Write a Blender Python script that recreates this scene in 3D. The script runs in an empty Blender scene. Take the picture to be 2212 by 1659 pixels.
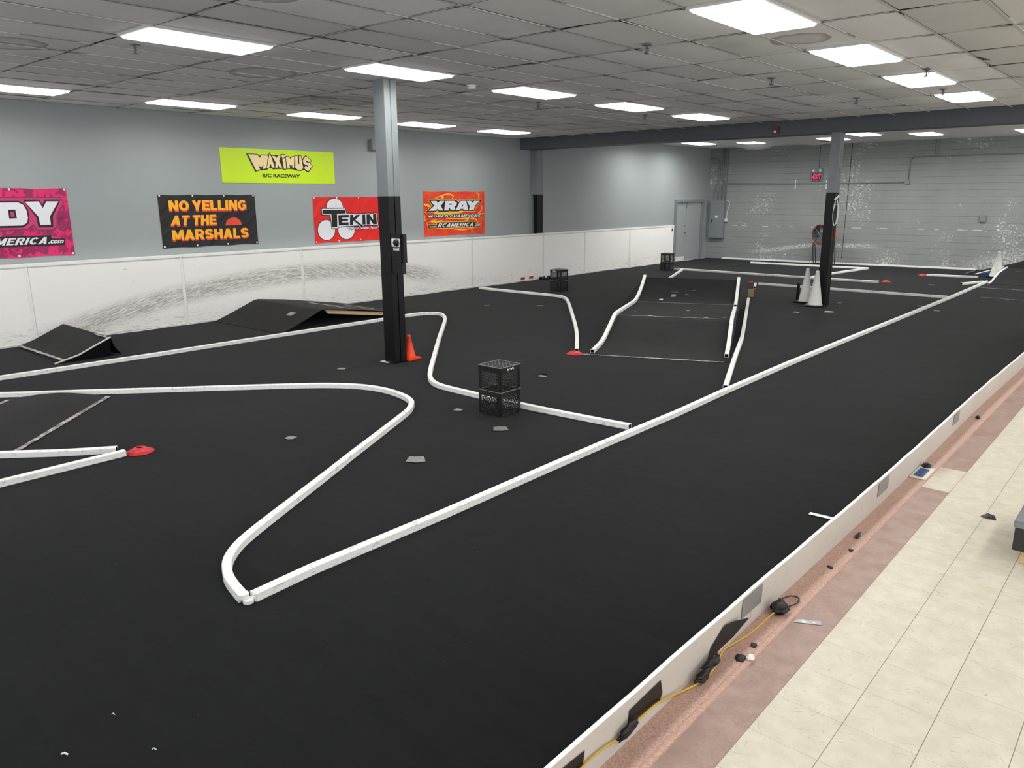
import bpy, bmesh, math, random
from mathutils import Matrix, Vector
random.seed(7)
C = bpy.context.scene.collection
S = bpy.context.scene

# ------------------------------------------------------------------ camera, world, exposure
F_PX, YAW, PITCH, ROLL, CAM_H = 1641.155, 0.725989, 0.241612, -0.005488, 2.3038
_f = Vector((-math.sin(YAW)*math.cos(PITCH), math.cos(YAW)*math.cos(PITCH), -math.sin(PITCH)))
_r = Vector((math.cos(YAW), math.sin(YAW), 0)); _u = _r.cross(_f)
_r2 = _r*math.cos(ROLL)+_u*math.sin(ROLL); _u2 = -_r*math.sin(ROLL)+_u*math.cos(ROLL)
cam = bpy.data.objects.new('camera', bpy.data.cameras.new('camera')); C.objects.link(cam)
cam.data.sensor_fit = 'HORIZONTAL'; cam.data.sensor_width = 36; cam.data.lens = 36*F_PX/2212
cam.data.clip_end = 200; cam.data.clip_start = .05
cam.matrix_world = Matrix(((_r2.x, _u2.x, -_f.x, 0), (_r2.y, _u2.y, -_f.y, 0), (_r2.z, _u2.z, -_f.z, CAM_H), (0, 0, 0, 1)))
S.camera = cam
S.view_settings.view_transform = 'Standard'; S.view_settings.look = 'None'
S.view_settings.gamma = 1; S.view_settings.use_curve_mapping = False
S.view_settings.exposure = 0.75
LENS = 4.0                      # brightness of the prismatic lenses themselves
WATTS = 14.0                    # downward light of one fixture; its lens cuts the light off towards the ceiling
SPREAD = math.radians(165)
AMBIENT = 1.10                  # even fill through the open sides, raised to lift the dark ceiling
w = bpy.data.worlds.new('world'); S.world = w; w.use_nodes = True
w.node_tree.nodes['Background'].inputs[0].default_value = (.95, .975, 1, 1)
w.node_tree.nodes['Background'].inputs[1].default_value = AMBIENT

# ------------------------------------------------------------------ materials
def lin(c):
    return tuple((v/255/12.92 if v/255 <= .04045 else ((v/255+.055)/1.055)**2.4) for v in c)+(1,)
class G:
    """small node-graph writer"""
    def __init__(s, name):
        s.m = bpy.data.materials.new(name); s.m.use_nodes = True; s.t = s.m.node_tree
        s.b = s.t.nodes['Principled BSDF']
    def n(s, t, **p):
        x = s.t.nodes.new(t)
        for k, v in p.items(): setattr(x, k, v)
        return x
    def put(s, sock, v):
        if isinstance(v, bpy.types.NodeSocket): s.t.links.new(v, sock)
        elif v is not None: sock.default_value = v
    def pos(s):
        g = s.n('ShaderNodeNewGeometry'); x = s.n('ShaderNodeSeparateXYZ'); s.put(x.inputs[0], g.outputs['Position'])
        return x.outputs[0], x.outputs[1], x.outputs[2]
    def math(s, op, a, b=None, c=None):
        x = s.n('ShaderNodeMath', operation=op); s.put(x.inputs[0], a); s.put(x.inputs[1], b)
        if c is not None: s.put(x.inputs[2], c)
        return x.outputs[0]
    def vec(s, x, y, z):
        c = s.n('ShaderNodeCombineXYZ'); s.put(c.inputs[0], x); s.put(c.inputs[1], y); s.put(c.inputs[2], z); return c.outputs[0]
    def noise(s, v, scale, detail=3, rough=.5, dist=0):
        x = s.n('ShaderNodeTexNoise'); s.put(x.inputs['Vector'], v); x.inputs['Scale'].default_value = scale
        x.inputs['Detail'].default_value = detail; x.inputs['Roughness'].default_value = rough; x.inputs['Distortion'].default_value = dist
        return x.outputs['Fac']
    def step(s, v, a, b):
        x = s.n('ShaderNodeMapRange', interpolation_type='SMOOTHSTEP'); s.put(x.inputs[0], v); x.inputs[1].default_value = a; x.inputs[2].default_value = b
        return x.outputs[0]
    def mix(s, f, a, b):
        x = s.n('ShaderNodeMix', data_type='RGBA'); s.put(x.inputs[0], f); s.put(x.inputs[6], a); s.put(x.inputs[7], b); return x.outputs[2]
    def bump(s, h, strength=.3, dist=.01):
        x = s.n('ShaderNodeBump'); x.inputs['Strength'].default_value = strength; x.inputs['Distance'].default_value = dist
        s.put(x.inputs['Height'], h); s.t.links.new(x.outputs[0], s.b.inputs['Normal'])
    def done(s, col, rough=.6, metal=0, spec=.5):
        s.put(s.b.inputs['Base Color'], col); s.put(s.b.inputs['Roughness'], rough); s.b.inputs['Metallic'].default_value = metal
        s.b.inputs['Specular IOR Level'].default_value = spec
        return s.m
    def objco(s):
        return s.n('ShaderNodeTexCoord').outputs['Object']
MATS = {}
def flat(name, c, rough=.6, metal=0, spec=.5, var=.06, scale=9):
    """plain paint or plastic with a faint procedural mottling"""
    if name in MATS: return MATS[name]
    g = G(name); k = g.noise(g.objco(), scale, 4)
    d = tuple(v*(1-var*2) for v in lin(c)[:3])+(1,); l = tuple(min(1, v*(1+var)) for v in lin(c)[:3])+(1,)
    MATS[name] = g.done(g.mix(k, d, l), rough, metal, spec); return MATS[name]
def emit(name, c, st):
    m = bpy.data.materials.new(name); m.use_nodes = True; t = m.node_tree; t.nodes.clear()
    e = t.nodes.new('ShaderNodeEmission'); o = t.nodes.new('ShaderNodeOutputMaterial')
    e.inputs[0].default_value = c; e.inputs[1].default_value = st; t.links.new(e.outputs[0], o.inputs[0]); return m

def m_carpet():
    g = G('carpet'); x, y, z = g.pos(); p = g.vec(x, y, z)
    a = g.noise(p, .55, 4); b = g.noise(p, 5, 6, .7); c = g.noise(p, 260, 2)
    st = g.noise(g.vec(g.math('MULTIPLY', g.math('ADD', x, g.math('MULTIPLY', y, .35)), 1.0), g.math('MULTIPLY', y, 9), 0), 1.1, 4, .6)
    k = g.math('ADD', g.math('MULTIPLY', a, .35), g.math('ADD', g.math('MULTIPLY', b, .28), g.math('ADD', g.math('MULTIPLY', st, .22), g.math('MULTIPLY', c, .3))))
    col = g.mix(g.step(k, .38, .80), (.0030, .0033, .0039, 1), (.0098, .0103, .0115, 1))
    fl = g.step(g.noise(p, 34, 1), .80, .815)          # lint specks
    col = g.mix(g.math('MULTIPLY', fl, .22), col, (.25, .24, .22, 1))
    g.bump(g.math('ADD', g.math('MULTIPLY', c, .5), g.math('MULTIPLY', b, 1.2)), .35, .006)
    g.b.inputs['Sheen Weight'].default_value = .05; g.b.inputs['Sheen Roughness'].default_value = .5
    return g.done(col, .95, 0, .13)
def m_tile():
    g = G('vinyl_tile'); x, y, z = g.pos(); T = .3048; fx, fy = -1.157, 2.8771
    def edge(v, off, w):
        f = g.math('FRACT', g.math('DIVIDE', g.math('SUBTRACT', v, off), T))
        d = g.math('MINIMUM', f, g.math('SUBTRACT', 1, f)); return g.math('LESS_THAN', d, w)
    ex = edge(x, fx, .0055); ey = edge(y, fy, .004)
    p = g.vec(x, y, 0)
    cell = g.n('ShaderNodeTexWhiteNoise', noise_dimensions='2D')
    g.put(cell.inputs['Vector'], g.vec(g.math('FLOOR', g.math('DIVIDE', g.math('SUBTRACT', x, fx), T)), g.math('FLOOR', g.math('DIVIDE', g.math('SUBTRACT', y, fy), T)), 0))
    mott = g.noise(p, 9, 6, .65); fine = g.noise(p, 70, 4, .7)
    cream = g.mix(g.step(mott, .3, .75), lin((198, 191, 172)), lin((214, 208, 191)))
    cream = g.mix(g.math('MULTIPLY', cell.outputs[0], .22), cream, lin((196, 188, 168)))
    pink = g.mix(g.step(g.math('ADD', g.math('MULTIPLY', mott, .6), g.math('MULTIPLY', fine, .4)), .35, .68), lin((142, 113, 100)), lin((170, 141, 128)))
    pink = g.mix(g.math('MULTIPLY', cell.outputs[0], .3), pink, lin((170, 145, 140)))
    isp = g.math('LESS_THAN', x, fx)
    ispatch = g.math('MULTIPLY', g.math('GREATER_THAN', y, fy+T*12), g.math('LESS_THAN', y, fy+T*14))
    isp = g.math('MULTIPLY', isp, g.math('SUBTRACT', 1, ispatch))
    col = g.mix(isp, cream, pink)
    # traffic grime by the kerb strip and scratch marks
    gr = g.math('MULTIPLY', g.step(x, -1.22, -1.37), g.step(g.noise(p, 3.2, 3), .3, .75))
    col = g.mix(g.math('MULTIPLY', gr, .55), col, lin((120, 84, 66)))
    for ang, sc in ((.5, 1), (2.1, 1.3), (1.2, .8)):
        u = g.math('ADD', g.math('MULTIPLY', x, math.cos(ang)), g.math('MULTIPLY', y, math.sin(ang)))
        v = g.math('SUBTRACT', g.math('MULTIPLY', y, math.cos(ang)), g.math('MULTIPLY', x, math.sin(ang)))
        s1 = g.step(g.noise(g.vec(g.math('MULTIPLY', u, 11*sc), g.math('MULTIPLY', v, 120*sc), ang*5), 1, 2, .5, .5), .69, .73)
        col = g.mix(g.math('MULTIPLY', s1, .34), col, lin((120, 105, 90)))
    sp = g.step(g.noise(p, 26, 2), .76, .79); col = g.mix(g.math('MULTIPLY', sp, .5), col, lin((70, 60, 58)))
    ln = g.math('MAXIMUM', ex, g.math('MULTIPLY', ey, g.math('SUBTRACT', .55, g.math('MULTIPLY', isp, .25))))
    col = g.mix(g.math('MULTIPLY', ln, .8), col, lin((92, 78, 66)))
    rough = g.math('ADD', .26, g.math('MULTIPLY', fine, .3))
    g.bump(g.math('ADD', g.noise(p, 2.2, 3), g.math('MULTIPLY', g.noise(p, 12, 3), .12)), .22, .02)
    return g.done(col, rough, 0, .45)
def m_ceiling():
    g = G('ceiling_tile'); geo = g.n('ShaderNodeNewGeometry'); x, y, z = g.pos(); p = g.vec(x, y, 0)
    rnd = geo.outputs['Random Per Island']
    k = g.noise(p, 95, 3, .7); s = g.noise(p, 1.1, 4)
    col = g.mix(rnd, lin((228, 227, 226)), lin((246, 245, 244)))
    col = g.mix(g.math('MULTIPLY', g.step(k, .58, .72), .35), col, lin((120, 118, 115)))
    old = g.step(x, -2.25, -2.15); col = g.mix(g.math('MULTIPLY', old, .6), col, lin((196, 193, 185)))
    col = g.mix(g.math('MULTIPLY', g.step(s, .56, .75), .22), col, lin((176, 170, 164)))
    for cx, cy, r in ((-3.28, 8.08, .30), (-9.05, 5.55, .42), (-9.2, 2.8, .35), (-10.6, 7.9, .55), (-5.6, 3.5, .3)):
        d = g.math('SQRT', g.math('ADD', g.math('POWER', g.math('ABSOLUTE', g.math('SUBTRACT', x, cx)), 2), g.math('POWER', g.math('ABSOLUTE', g.math('SUBTRACT', y, cy)), 2)))
        d = g.math('ADD', d, g.math('MULTIPLY', g.noise(p, 5, 3), .12))
        ring = g.math('MULTIPLY', g.step(d, r-.06, r+.05), g.math('LESS_THAN', d, r+.06))
        col = g.mix(g.math('MULTIPLY', ring, .55), col, lin((110, 92, 78)))
        col = g.mix(g.math('MULTIPLY', g.math('LESS_THAN', d, r), .18), col, lin((120, 108, 96)))
    g.bump(k, .25, .004)
    return g.done(col, .9, 0, .2)
def m_wall():
    g = G('wall_paint'); p = g.objco(); k = g.noise(p, .8, 4); c = g.noise(p, 120, 2)
    g.bump(c, .12, .003)
    return g.done(g.mix(k, lin((148, 155, 155)), lin((158, 164, 163))), .62, 0, .35)
def m_block():
    g = G('painted_block'); x, y, z = g.pos()
    u = g.math('MULTIPLY', x, 1.0028)
    br = g.n('ShaderNodeTexBrick', offset=.5); g.put(br.inputs['Vector'], g.vec(u, z, 0))
    for k, v in dict(Scale=1, **{'Mortar Size': .006, 'Mortar Smooth': .3, 'Brick Width': .405, 'Row Height': .203}).items(): br.inputs[k].default_value = v
    p = g.vec(x, 0, z); a = g.noise(p, 1.2, 4)
    col = g.mix(a, lin((132, 137, 136)), lin((151, 155, 153)))
    col = g.mix(g.math('MULTIPLY', br.outputs['Fac'], g.math('ADD', .05, g.math('MULTIPLY', g.step(g.noise(g.vec(x, 0, z), 1.1, 3), .45, .65), .16))), col, lin((84, 89, 90)))
    fz = g.math('FRACT', g.math('DIVIDE', z, .203)); hl = g.math('MULTIPLY', g.math('LESS_THAN', fz, .055), g.math('MULTIPLY', g.step(g.noise(g.vec(x, 0, g.math('FLOOR', g.math('DIVIDE', z, .203))), .9, 3), .3, .6), .55))
    col = g.mix(hl, col, lin((78, 83, 84)))
    # chipped paint showing the white coat below
    dens = g.noise(p, .62, 3, .6)
    lowb = g.step(z, .75, .05)
    chip = g.noise(g.vec(g.math('MULTIPLY', x, 1), 0, g.math('MULTIPLY', z, 1.35)), 14, 7, .74, .7)
    thr = g.math('ADD', chip, g.math('ADD', g.math('MULTIPLY', g.step(dens, .42, .68), .16), g.math('MULTIPLY', lowb, .05)))
    ch = g.step(thr, .705, .74)
    # a pale line of bare block behind the fan and in the right corner
    zc = g.math('ADD', .62, g.math('MULTIPLY', g.step(x, -9.7, -12.2), -.30))
    band = g.math('SUBTRACT', 1, g.step(g.math('ABSOLUTE', g.math('SUBTRACT', z, zc)), .02, .11))
    band = g.math('MULTIPLY', band, g.math('MULTIPLY', g.step(x, -12.6, -11.2), g.step(x, -7.6, -8.6)))
    cor = g.math('MULTIPLY', g.step(g.math('SUBTRACT', z, g.math('MULTIPLY', g.math('ADD', x, 5.2), .32)), .42, .05), g.step(x, -5.6, -4.9))
    rag = g.step(g.noise(p, 16, 6, .75), .42, .60)
    ch = g.math('MAXIMUM', ch, g.math('MULTIPLY', g.math('MAXIMUM', band, g.math('MULTIPLY', cor, .75)), rag))
    rowl = g.math('MULTIPLY', g.step(g.math('ABSOLUTE', g.math('SUBTRACT', z, 1.218)), .014, .006), g.step(g.noise(g.vec(x, 0, 0), 2.6, 3), .5, .56))
    ch = g.math('MAXIMUM', ch, g.math('MULTIPLY', rowl, .8))
    col = g.mix(g.math('MULTIPLY', ch, .85), col, lin((236, 236, 230)))
    g.bump(g.math('SUBTRACT', g.math('MULTIPLY', g.noise(p, 60, 3), .3), g.math('MULTIPLY', br.outputs['Fac'], .7)), .4, .006)
    return g.done(col, .55, 0, .4)
def m_panel():
    g = G('white_panel'); x, y, z = g.pos(); p = g.vec(0, y, z)
    col = g.mix(g.noise(p, 1.3, 4), lin((243, 242, 236)), lin((250, 249, 244)))
    # tyre scuffs in a long arch over the two ramps
    zc = g.math('SUBTRACT', .80, g.math('MULTIPLY', g.math('POWER', g.math('ABSOLUTE', g.math('SUBTRACT', y, 9.3)), 2), .026))
    d = g.math('SUBTRACT', z, zc)
    arch = g.math('MULTIPLY', g.step(g.math('ABSOLUTE', g.math('ADD', d, .03)), .27, .05), g.math('MULTIPLY', g.step(y, 3.6, 5.2), g.step(y, 13.6, 12.2)))
    st = g.noise(g.vec(0, g.math('MULTIPLY', y, 3.0), g.math('MULTIPLY', g.math('ADD', d, g.math('MULTIPLY', g.step(y, 11.5, 8.5), g.math('MULTIPLY', y, -.09))), 66)), 1.3, 5, .74, .9)
    s1 = g.math('MULTIPLY', g.step(st, .40, .60), arch)
    lo = g.step(z, .42, .03)
    st2 = g.noise(g.vec(1, g.math('MULTIPLY', y, 4.5), g.math('MULTIPLY', g.math('ADD', z, g.math('MULTIPLY', y, .12)), 26)), 1.2, 4, .65, 1.2)
    s2 = g.math('MULTIPLY', g.step(st2, .53, .68), lo)
    s3 = g.step(g.noise(g.vec(2, g.math('MULTIPLY', y, 5), g.math('MULTIPLY', g.math('ADD', z, g.math('MULTIPLY', y, .5)), 11)), 1.4, 3, .6, .8), .70, .75)
    col = g.mix(g.math('MULTIPLY', s1, .8), col, lin((122, 110, 99)))
    col = g.mix(g.math('MULTIPLY', s2, .55), col, lin((104, 98, 88)))
    col = g.mix(g.math('MULTIPLY', s3, .35), col, lin((130, 126, 118)))
    return g.done(col, .5, 0, .4)
def m_rail():
    g = G('white_tube'); x, y, z = g.pos(); p = g.vec(x, y, z)
    col = g.mix(g.noise(p, 3, 4), lin((243, 243, 238)), lin((252, 252, 249)))
    s = g.noise(g.vec(g.math('MULTIPLY', g.math('ADD', x, y), 16), g.math('MULTIPLY', g.math('SUBTRACT', x, y), 5), g.math('MULTIPLY', z, 30)), 1, 5, .7, .7)
    col = g.mix(g.math('MULTIPLY', g.step(s, .53, .70), .5), col, lin((134, 130, 118)))
    return g.done(col, .4, 0, .45)
def m_edge():
    g = G('edge_board_paint'); x, y, z = g.pos(); p = g.vec(x, y, z)
    col = g.mix(g.noise(p, 2.5, 5), lin((186, 178, 168)), lin((204, 197, 188)))
    s = g.noise(g.vec(0, g.math('MULTIPLY', y, 6), g.math('MULTIPLY', g.math('ADD', z, g.math('MULTIPLY', y, -.4)), 22)), 1.2, 5, .7, .8)
    col = g.mix(g.math('MULTIPLY', g.step(s, .58, .72), .45), col, lin((140, 122, 104)))
    return g.done(col, .5, 0, .35)
def m_strip():
    g = G('pink_strip'); x, y, z = g.pos(); p = g.vec(x, y, z)
    k = g.noise(p, 130, 5, .75)
    col = g.mix(g.step(k, .34, .60), lin((160, 122, 108)), lin((196, 162, 149)))
    col = g.mix(g.math('MULTIPLY', g.step(g.noise(p, 40, 4, .7), .63, .7), .6), col, lin((60, 46, 44)))
    return g.done(col, .5, 0, .35)
def m_vinyl(name, c, c2=None, scale=3.0, lo=.5, hi=.52):
    """glossy banner cloth with soft folds"""
    g = G(name); x, y, z = g.pos(); p = g.vec(0, y, z)
    col = lin(c)
    if c2:
        k = g.noise(p, scale, 3, .5, 1.6); col = g.mix(g.step(k, lo, hi), lin(c), lin(c2))
    f = g.noise(g.vec(0, g.math('ADD', y, z), g.math('MULTIPLY', g.math('SUBTRACT', z, y), 2.2)), 1.6, 2)
    g.bump(g.math('ADD', f, g.math('MULTIPLY', g.noise(p, 5, 2), .15)), .6, .05)
    return g.done(col, .42, 0, .4)
def m_deck():
    g = G('ramp_carpet'); p = g.objco(); a = g.noise(p, 1.3, 4); b = g.noise(p, 200, 2); c = g.noise(p, 6, 5, .7)
    k = g.math('ADD', g.math('MULTIPLY', a, .5), g.math('ADD', g.math('MULTIPLY', c, .3), g.math('MULTIPLY', b, .2)))
    g.bump(b, .3, .004)
    return g.done(g.mix(g.step(k, .35, .7), (.0062, .0064, .0068, 1), (.0150, .0153, .016, 1)), .72, 0, .26)
def m_wood():
    g = G('bare_timber'); p = g.objco(); w_ = g.noise(p, 14, 5, .6, 2.5)
    return g.done(g.mix(w_, lin((196, 160, 112)), lin((224, 194, 148))), .6)
def m_tape():
    g = G('grey_tape'); p = g.objco(); k = g.noise(p, 30, 4)
    g.bump(g.noise(p, 45, 2), .4, .004)
    return g.done(g.mix(k, lin((118, 118, 118)), lin((150, 150, 148))), .38, .15)
def m_glosstape():
    g = G('clear_tape'); x, y, z = g.pos(); k = g.noise(g.vec(g.math('MULTIPLY', x, 3), g.math('MULTIPLY', y, 3), 0), 3, 5, .7)
    return g.done(g.mix(g.step(k, .4, .7), lin((92, 90, 92)), lin((210, 210, 208))), .25, .1)
M = dict(carpet=m_carpet(), tile=m_tile(), ceil=m_ceiling(), wall=m_wall(), block=m_block(), panel=m_panel(), rail=m_rail(), edge=m_edge(),
         strip=m_strip(), deck=m_deck(), wood=m_wood(), tape=m_tape(), gtape=m_glosstape(),
          lamp=emit('diffuser', (1, .992, .972, 1), LENS), red_led=emit('exit_red', (1, .04, .10, 1), 1.3),
         white=flat('white_plastic', (243, 243, 239), .4), black=flat('black_plastic', (14, 14, 16), .4, spec=.4), blackpaint=flat('black_paint', (13, 13, 15), .4, spec=.3),
         crate=flat('crate_plastic', (24, 24, 25), .32, spec=.6), cratehi=flat('grey_crate_rim', (120, 120, 118), .45), greypaint=flat('grey_paint', (128, 134, 136), .5),
         greydark=flat('dark_grey_paint', (88, 93, 98), .55), steel=flat('grey_metal', (128, 130, 132), .4, .3), gridw=flat('grid_metal', (206, 205, 203), .6),
         gridd=flat('grid_gap', (40, 38, 38), .9), red=flat('red_plastic', (205, 30, 40), .4), orange=flat('orange_plastic', (245, 70, 20), .4),
         orange2=flat('orange_drum', (232, 92, 36), .4), fire=flat('alarm_red', (120, 22, 28), .4), white2=flat('cone_white', (214, 214, 208), .5, var=.1, scale=14),
         yellow=flat('yellow_cable', (200, 160, 40), .45), blue=flat('blue_paint', (30, 70, 138), .5), txt_black=flat('print_black', (14, 14, 16), .45, var=0),
         txt_white=flat('print_white', (226, 226, 232), .45, var=.02), txt_or=flat('print_orange', (255, 176, 28), .45, var=.03), txt_red=flat('print_red', (226, 70, 40), .45, var=.02),
         txt_cream=flat('print_cream', (240, 214, 160), .45, var=.04), txt_yel=flat('print_yellow', (250, 200, 70), .45, var=.06), txt_pink=flat('print_pink', (206, 50, 110), .45), txt_mauve=flat('print_mauve', (120, 50, 90), .45),
         tan=flat('cardboard', (150, 128, 92), .7), cloth=flat('black_cloth', (15, 15, 16), .9, spec=.15), greyblock=flat('display_grey', (120, 126, 128), .5), darkblock=flat('display_dark', (40, 38, 37), .6), blade=flat('fan_blade', (150, 154, 152), .4, .4),
         paper=flat('label_white', (235, 235, 232), .6), kick=flat('kick_white', (226, 228, 224), .5), cover=flat('gap_dark', (8, 8, 8), .9))

# ------------------------------------------------------------------ mesh helpers
def ob(name, bm, mats, parent=None, smooth=False, loc=None):
    me = bpy.data.meshes.new(name); bmesh.ops.recalc_face_normals(bm, faces=bm.faces[:]); bm.to_mesh(me); bm.free()
    for m in (mats if isinstance(mats, (list, tuple)) else [mats]): me.materials.append(m)
    if smooth:
        for p in me.polygons: p.use_smooth = True
    o = bpy.data.objects.new(name, me); C.objects.link(o)
    if parent is not None:
        o.parent = parent; o.matrix_parent_inverse = parent.matrix_basis.inverted()
    return o
def tag(o, label, cat, group=None):
    o['label'] = label; o['category'] = cat
    if group: o['group'] = group
    return o
def thing(name, label, cat, loc=(0, 0, 0), group=None):
    o = bpy.data.objects.new(name, None); C.objects.link(o); o.location = loc; o.empty_display_size = .1
    return tag(o, label, cat, group)
def struct(name, bm, m, parent=None, smooth=False):
    o = ob(name, bm, m, parent, smooth)
    if parent is None: o['kind'] = 'structure'
    return o
def BM(): return bmesh.new()
def quad(bm, a, b, c, d, mi=0):
    f = bm.faces.new([bm.verts.new(v) for v in (a, b, c, d)]); f.material_index = mi; return f
def box(bm, x0, x1, y0, y1, z0, z1, mi=0, mat=None):
    v = [bm.verts.new(p) for p in ((x0, y0, z0), (x1, y0, z0), (x1, y1, z0), (x0, y1, z0), (x0, y0, z1), (x1, y0, z1), (x1, y1, z1), (x0, y1, z1))]
    if mat:
        for q in v: q.co = mat @ q.co
    for i in ((0, 3, 2, 1), (4, 5, 6, 7), (0, 1, 5, 4), (1, 2, 6, 5), (2, 3, 7, 6), (3, 0, 4, 7)):
        f = bm.faces.new([v[k] for k in i]); f.material_index = mi
    return v
def bevel(bm, w=.004, seg=2):
    bmesh.ops.bevel(bm, geom=bm.edges[:], offset=w, segments=seg, affect='EDGES', clamp_overlap=True)
def lathe(bm, prof, n=24, c=(0, 0, 0), mat=None, mi=0):
    rings = []
    for r, z in prof:
        ring = []
        for i in range(n):
            a = 2*math.pi*i/n; p = Vector((c[0]+r*math.cos(a), c[1]+r*math.sin(a), c[2]+z))
            ring.append(bm.verts.new(mat @ p if mat else p))
        rings.append(ring)
    for a, b in zip(rings, rings[1:]):
        for i in range(n):
            f = bm.faces.new((a[i], a[(i+1) % n], b[(i+1) % n], b[i])); f.material_index = mi
    for ring in (rings[0], rings[-1]):
        try: bm.faces.new(ring).material_index = mi
        except ValueError: pass
def tube(bm, pts, r, n=8, mi=0):
    pts = [Vector(p) for p in pts]; rings = []
    for i, p in enumerate(pts):
        t = (pts[min(i+1, len(pts)-1)]-pts[max(i-1, 0)]).normalized()
        up = Vector((0, 0, 1)) if abs(t.z) < .9 else Vector((1, 0, 0))
        a = t.cross(up).normalized(); b = t.cross(a)
        rings.append([bm.verts.new(p+a*r*math.cos(2*math.pi*k/n)+b*r*math.sin(2*math.pi*k/n)) for k in range(n)])
    for A, B in zip(rings, rings[1:]):
        for k in range(n): bm.faces.new((A[k], A[(k+1) % n], B[(k+1) % n], B[k])).material_index = mi
    for R in (rings[0], rings[-1]): bm.faces.new(R).material_index = mi
def catmull(P, k=5):
    P = [Vector(p if len(p) == 3 else (p[0], p[1], 0)) for p in P]; out = []
    for i in range(len(P)-1):
        a, b, c, d = P[max(i-1, 0)], P[i], P[i+1], P[min(i+2, len(P)-1)]
        for j in range(k):
            t = j/k
            out.append(.5*((2*b)+(c-a)*t+(2*a-5*b+4*c-d)*t*t+(3*b-a-3*c+d)*t**3))
    return out+[P[-1]]
RW, RH = .030, .055
def rail_bm(path, k=1, w=RW, h=RH, z0=.001):
    """hollow square tube swept along a path on the floor (or on a ramp when z is given)"""
    P = catmull(path, k) if k > 1 else [Vector(p if len(p) == 3 else (p[0], p[1], 0)) for p in path]
    bm = BM(); R = []; I = []
    for i, p in enumerate(P):
        d0 = (p-P[i-1]) if i else (P[1]-p); d1 = (P[i+1]-p) if i < len(P)-1 else (p-P[i-1])
        d0 = Vector((d0.x, d0.y, 0)).normalized(); d1 = Vector((d1.x, d1.y, 0)).normalized()
        t = (d0+d1).normalized(); nrm = Vector((-t.y, t.x, 0)); m = min(1.6, 1/max(.5, nrm.dot(Vector((-d1.y, d1.x, 0)))))
        def ring(ww, lo, hi): return [bm.verts.new(p+nrm*s*ww*m+Vector((0, 0, z0+zz))) for s, zz in ((1, lo), (1, hi), (-1, hi), (-1, lo))]
        e = .006
        ww, hh = w, h
        R.append([bm.verts.new(p+nrm*s*m+Vector((0, 0, z0+zz))) for s, zz in ((w, 0), (w, h-e), (w-e, h), (-w+e, h), (-w, h-e), (-w, 0))])
        I.append(ring(w-.005, .005, h-.006))
    for A, B in zip(R, R[1:]):
        for q in range(6): bm.faces.new((A[q], A[(q+1) % 6], B[(q+1) % 6], B[q]))
    for A, B in zip(I, I[1:]):
        for q in range(4): bm.faces.new((A[q], B[q], B[(q+1) % 4], A[(q+1) % 4])).material_index = 1
    for A, J in ((R[0], I[0]), (R[-1], I[-1])):
        for a, b in ((((0, 1), (0, 1))), ((1, 2), (1,)), ((2, 3), (1, 2)), ((3, 4), (2,)), ((4, 5), (2, 3)), ((5, 0), (3, 0))):
            vs = [A[a[0]], A[a[1]]]+[J[x] for x in reversed(b)]
            bm.faces.new(vs)
    return bm
def rail(label, paths, k=1, group=None, name='track_rail'):
    """one barrier; every tube length with a visible joint is a part"""
    t = thing(name, label, 'track rail', (paths[0][0][0], paths[0][0][1], 0), group)
    if len(paths) == 1:
        bpy.data.objects.remove(t); o = ob(name, rail_bm(paths[0], k), [M['rail'], M['gridd']]); return tag(o, label, 'track rail', group)
    for p in paths: ob('rail_section', rail_bm(p, k), [M['rail'], M['gridd']], t)
    return t
def poly(bm, pts, x, mi=0, holes=()):
    """flat outline on the left wall: pts are (y, z)"""
    es = []
    for loop in [pts]+list(holes):
        vs = [bm.verts.new((x, y*KW, CAM_H+(z-CAM_H)*KW)) for y, z in loop]
        es += [bm.edges.new((vs[i], vs[(i+1) % len(vs)])) for i in range(len(vs))]
    r = bmesh.ops.triangle_fill(bm, use_beauty=True, use_dissolve=False, edges=es)
    for g_ in r['geom']:
        if isinstance(g_, bmesh.types.BMFace): g_.material_index = mi
def ribbon(bm, pts, x, w0, mi=0):
    P = catmull([(0, a*KW, CAM_H+(b-CAM_H)*KW) for a, b in pts], 6); L = []
    for i, p in enumerate(P):
        t = (P[min(i+1, len(P)-1)]-P[max(i-1, 0)]).normalized(); nn = Vector((0, -t.z, t.y)); w = w0*(.25+.75*math.sin(math.pi*i/(len(P)-1)))
        L.append((bm.verts.new((x, p.y+nn.y*w, p.z+nn.z*w)), bm.verts.new((x, p.y-nn.y*w, p.z-nn.z*w))))
    for a, b in zip(L, L[1:]): bm.faces.new((a[0], a[1], b[1], b[0])).material_index = mi
def text_bm(s, bold=0.0, shear=0.0, space=1.0):
    """outline of a line of lettering scaled into the unit square (grown by `bold` of the letter height)"""
    cu = bpy.data.curves.new('lettering', 'FONT'); cu.body = s; cu.shear = shear; cu.space_character = space; cu.resolution_u = 3
    ref = bpy.data.objects.new('lettering', cu); C.objects.link(ref)
    cu.offset = bold; bpy.context.view_layer.update()
    dg = bpy.context.evaluated_depsgraph_get(); me = bpy.data.meshes.new_from_object(ref.evaluated_get(dg))
    bm = BM(); bm.from_mesh(me); bpy.data.meshes.remove(me); bpy.data.objects.remove(ref); bpy.data.curves.remove(cu)
    return bm
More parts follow.
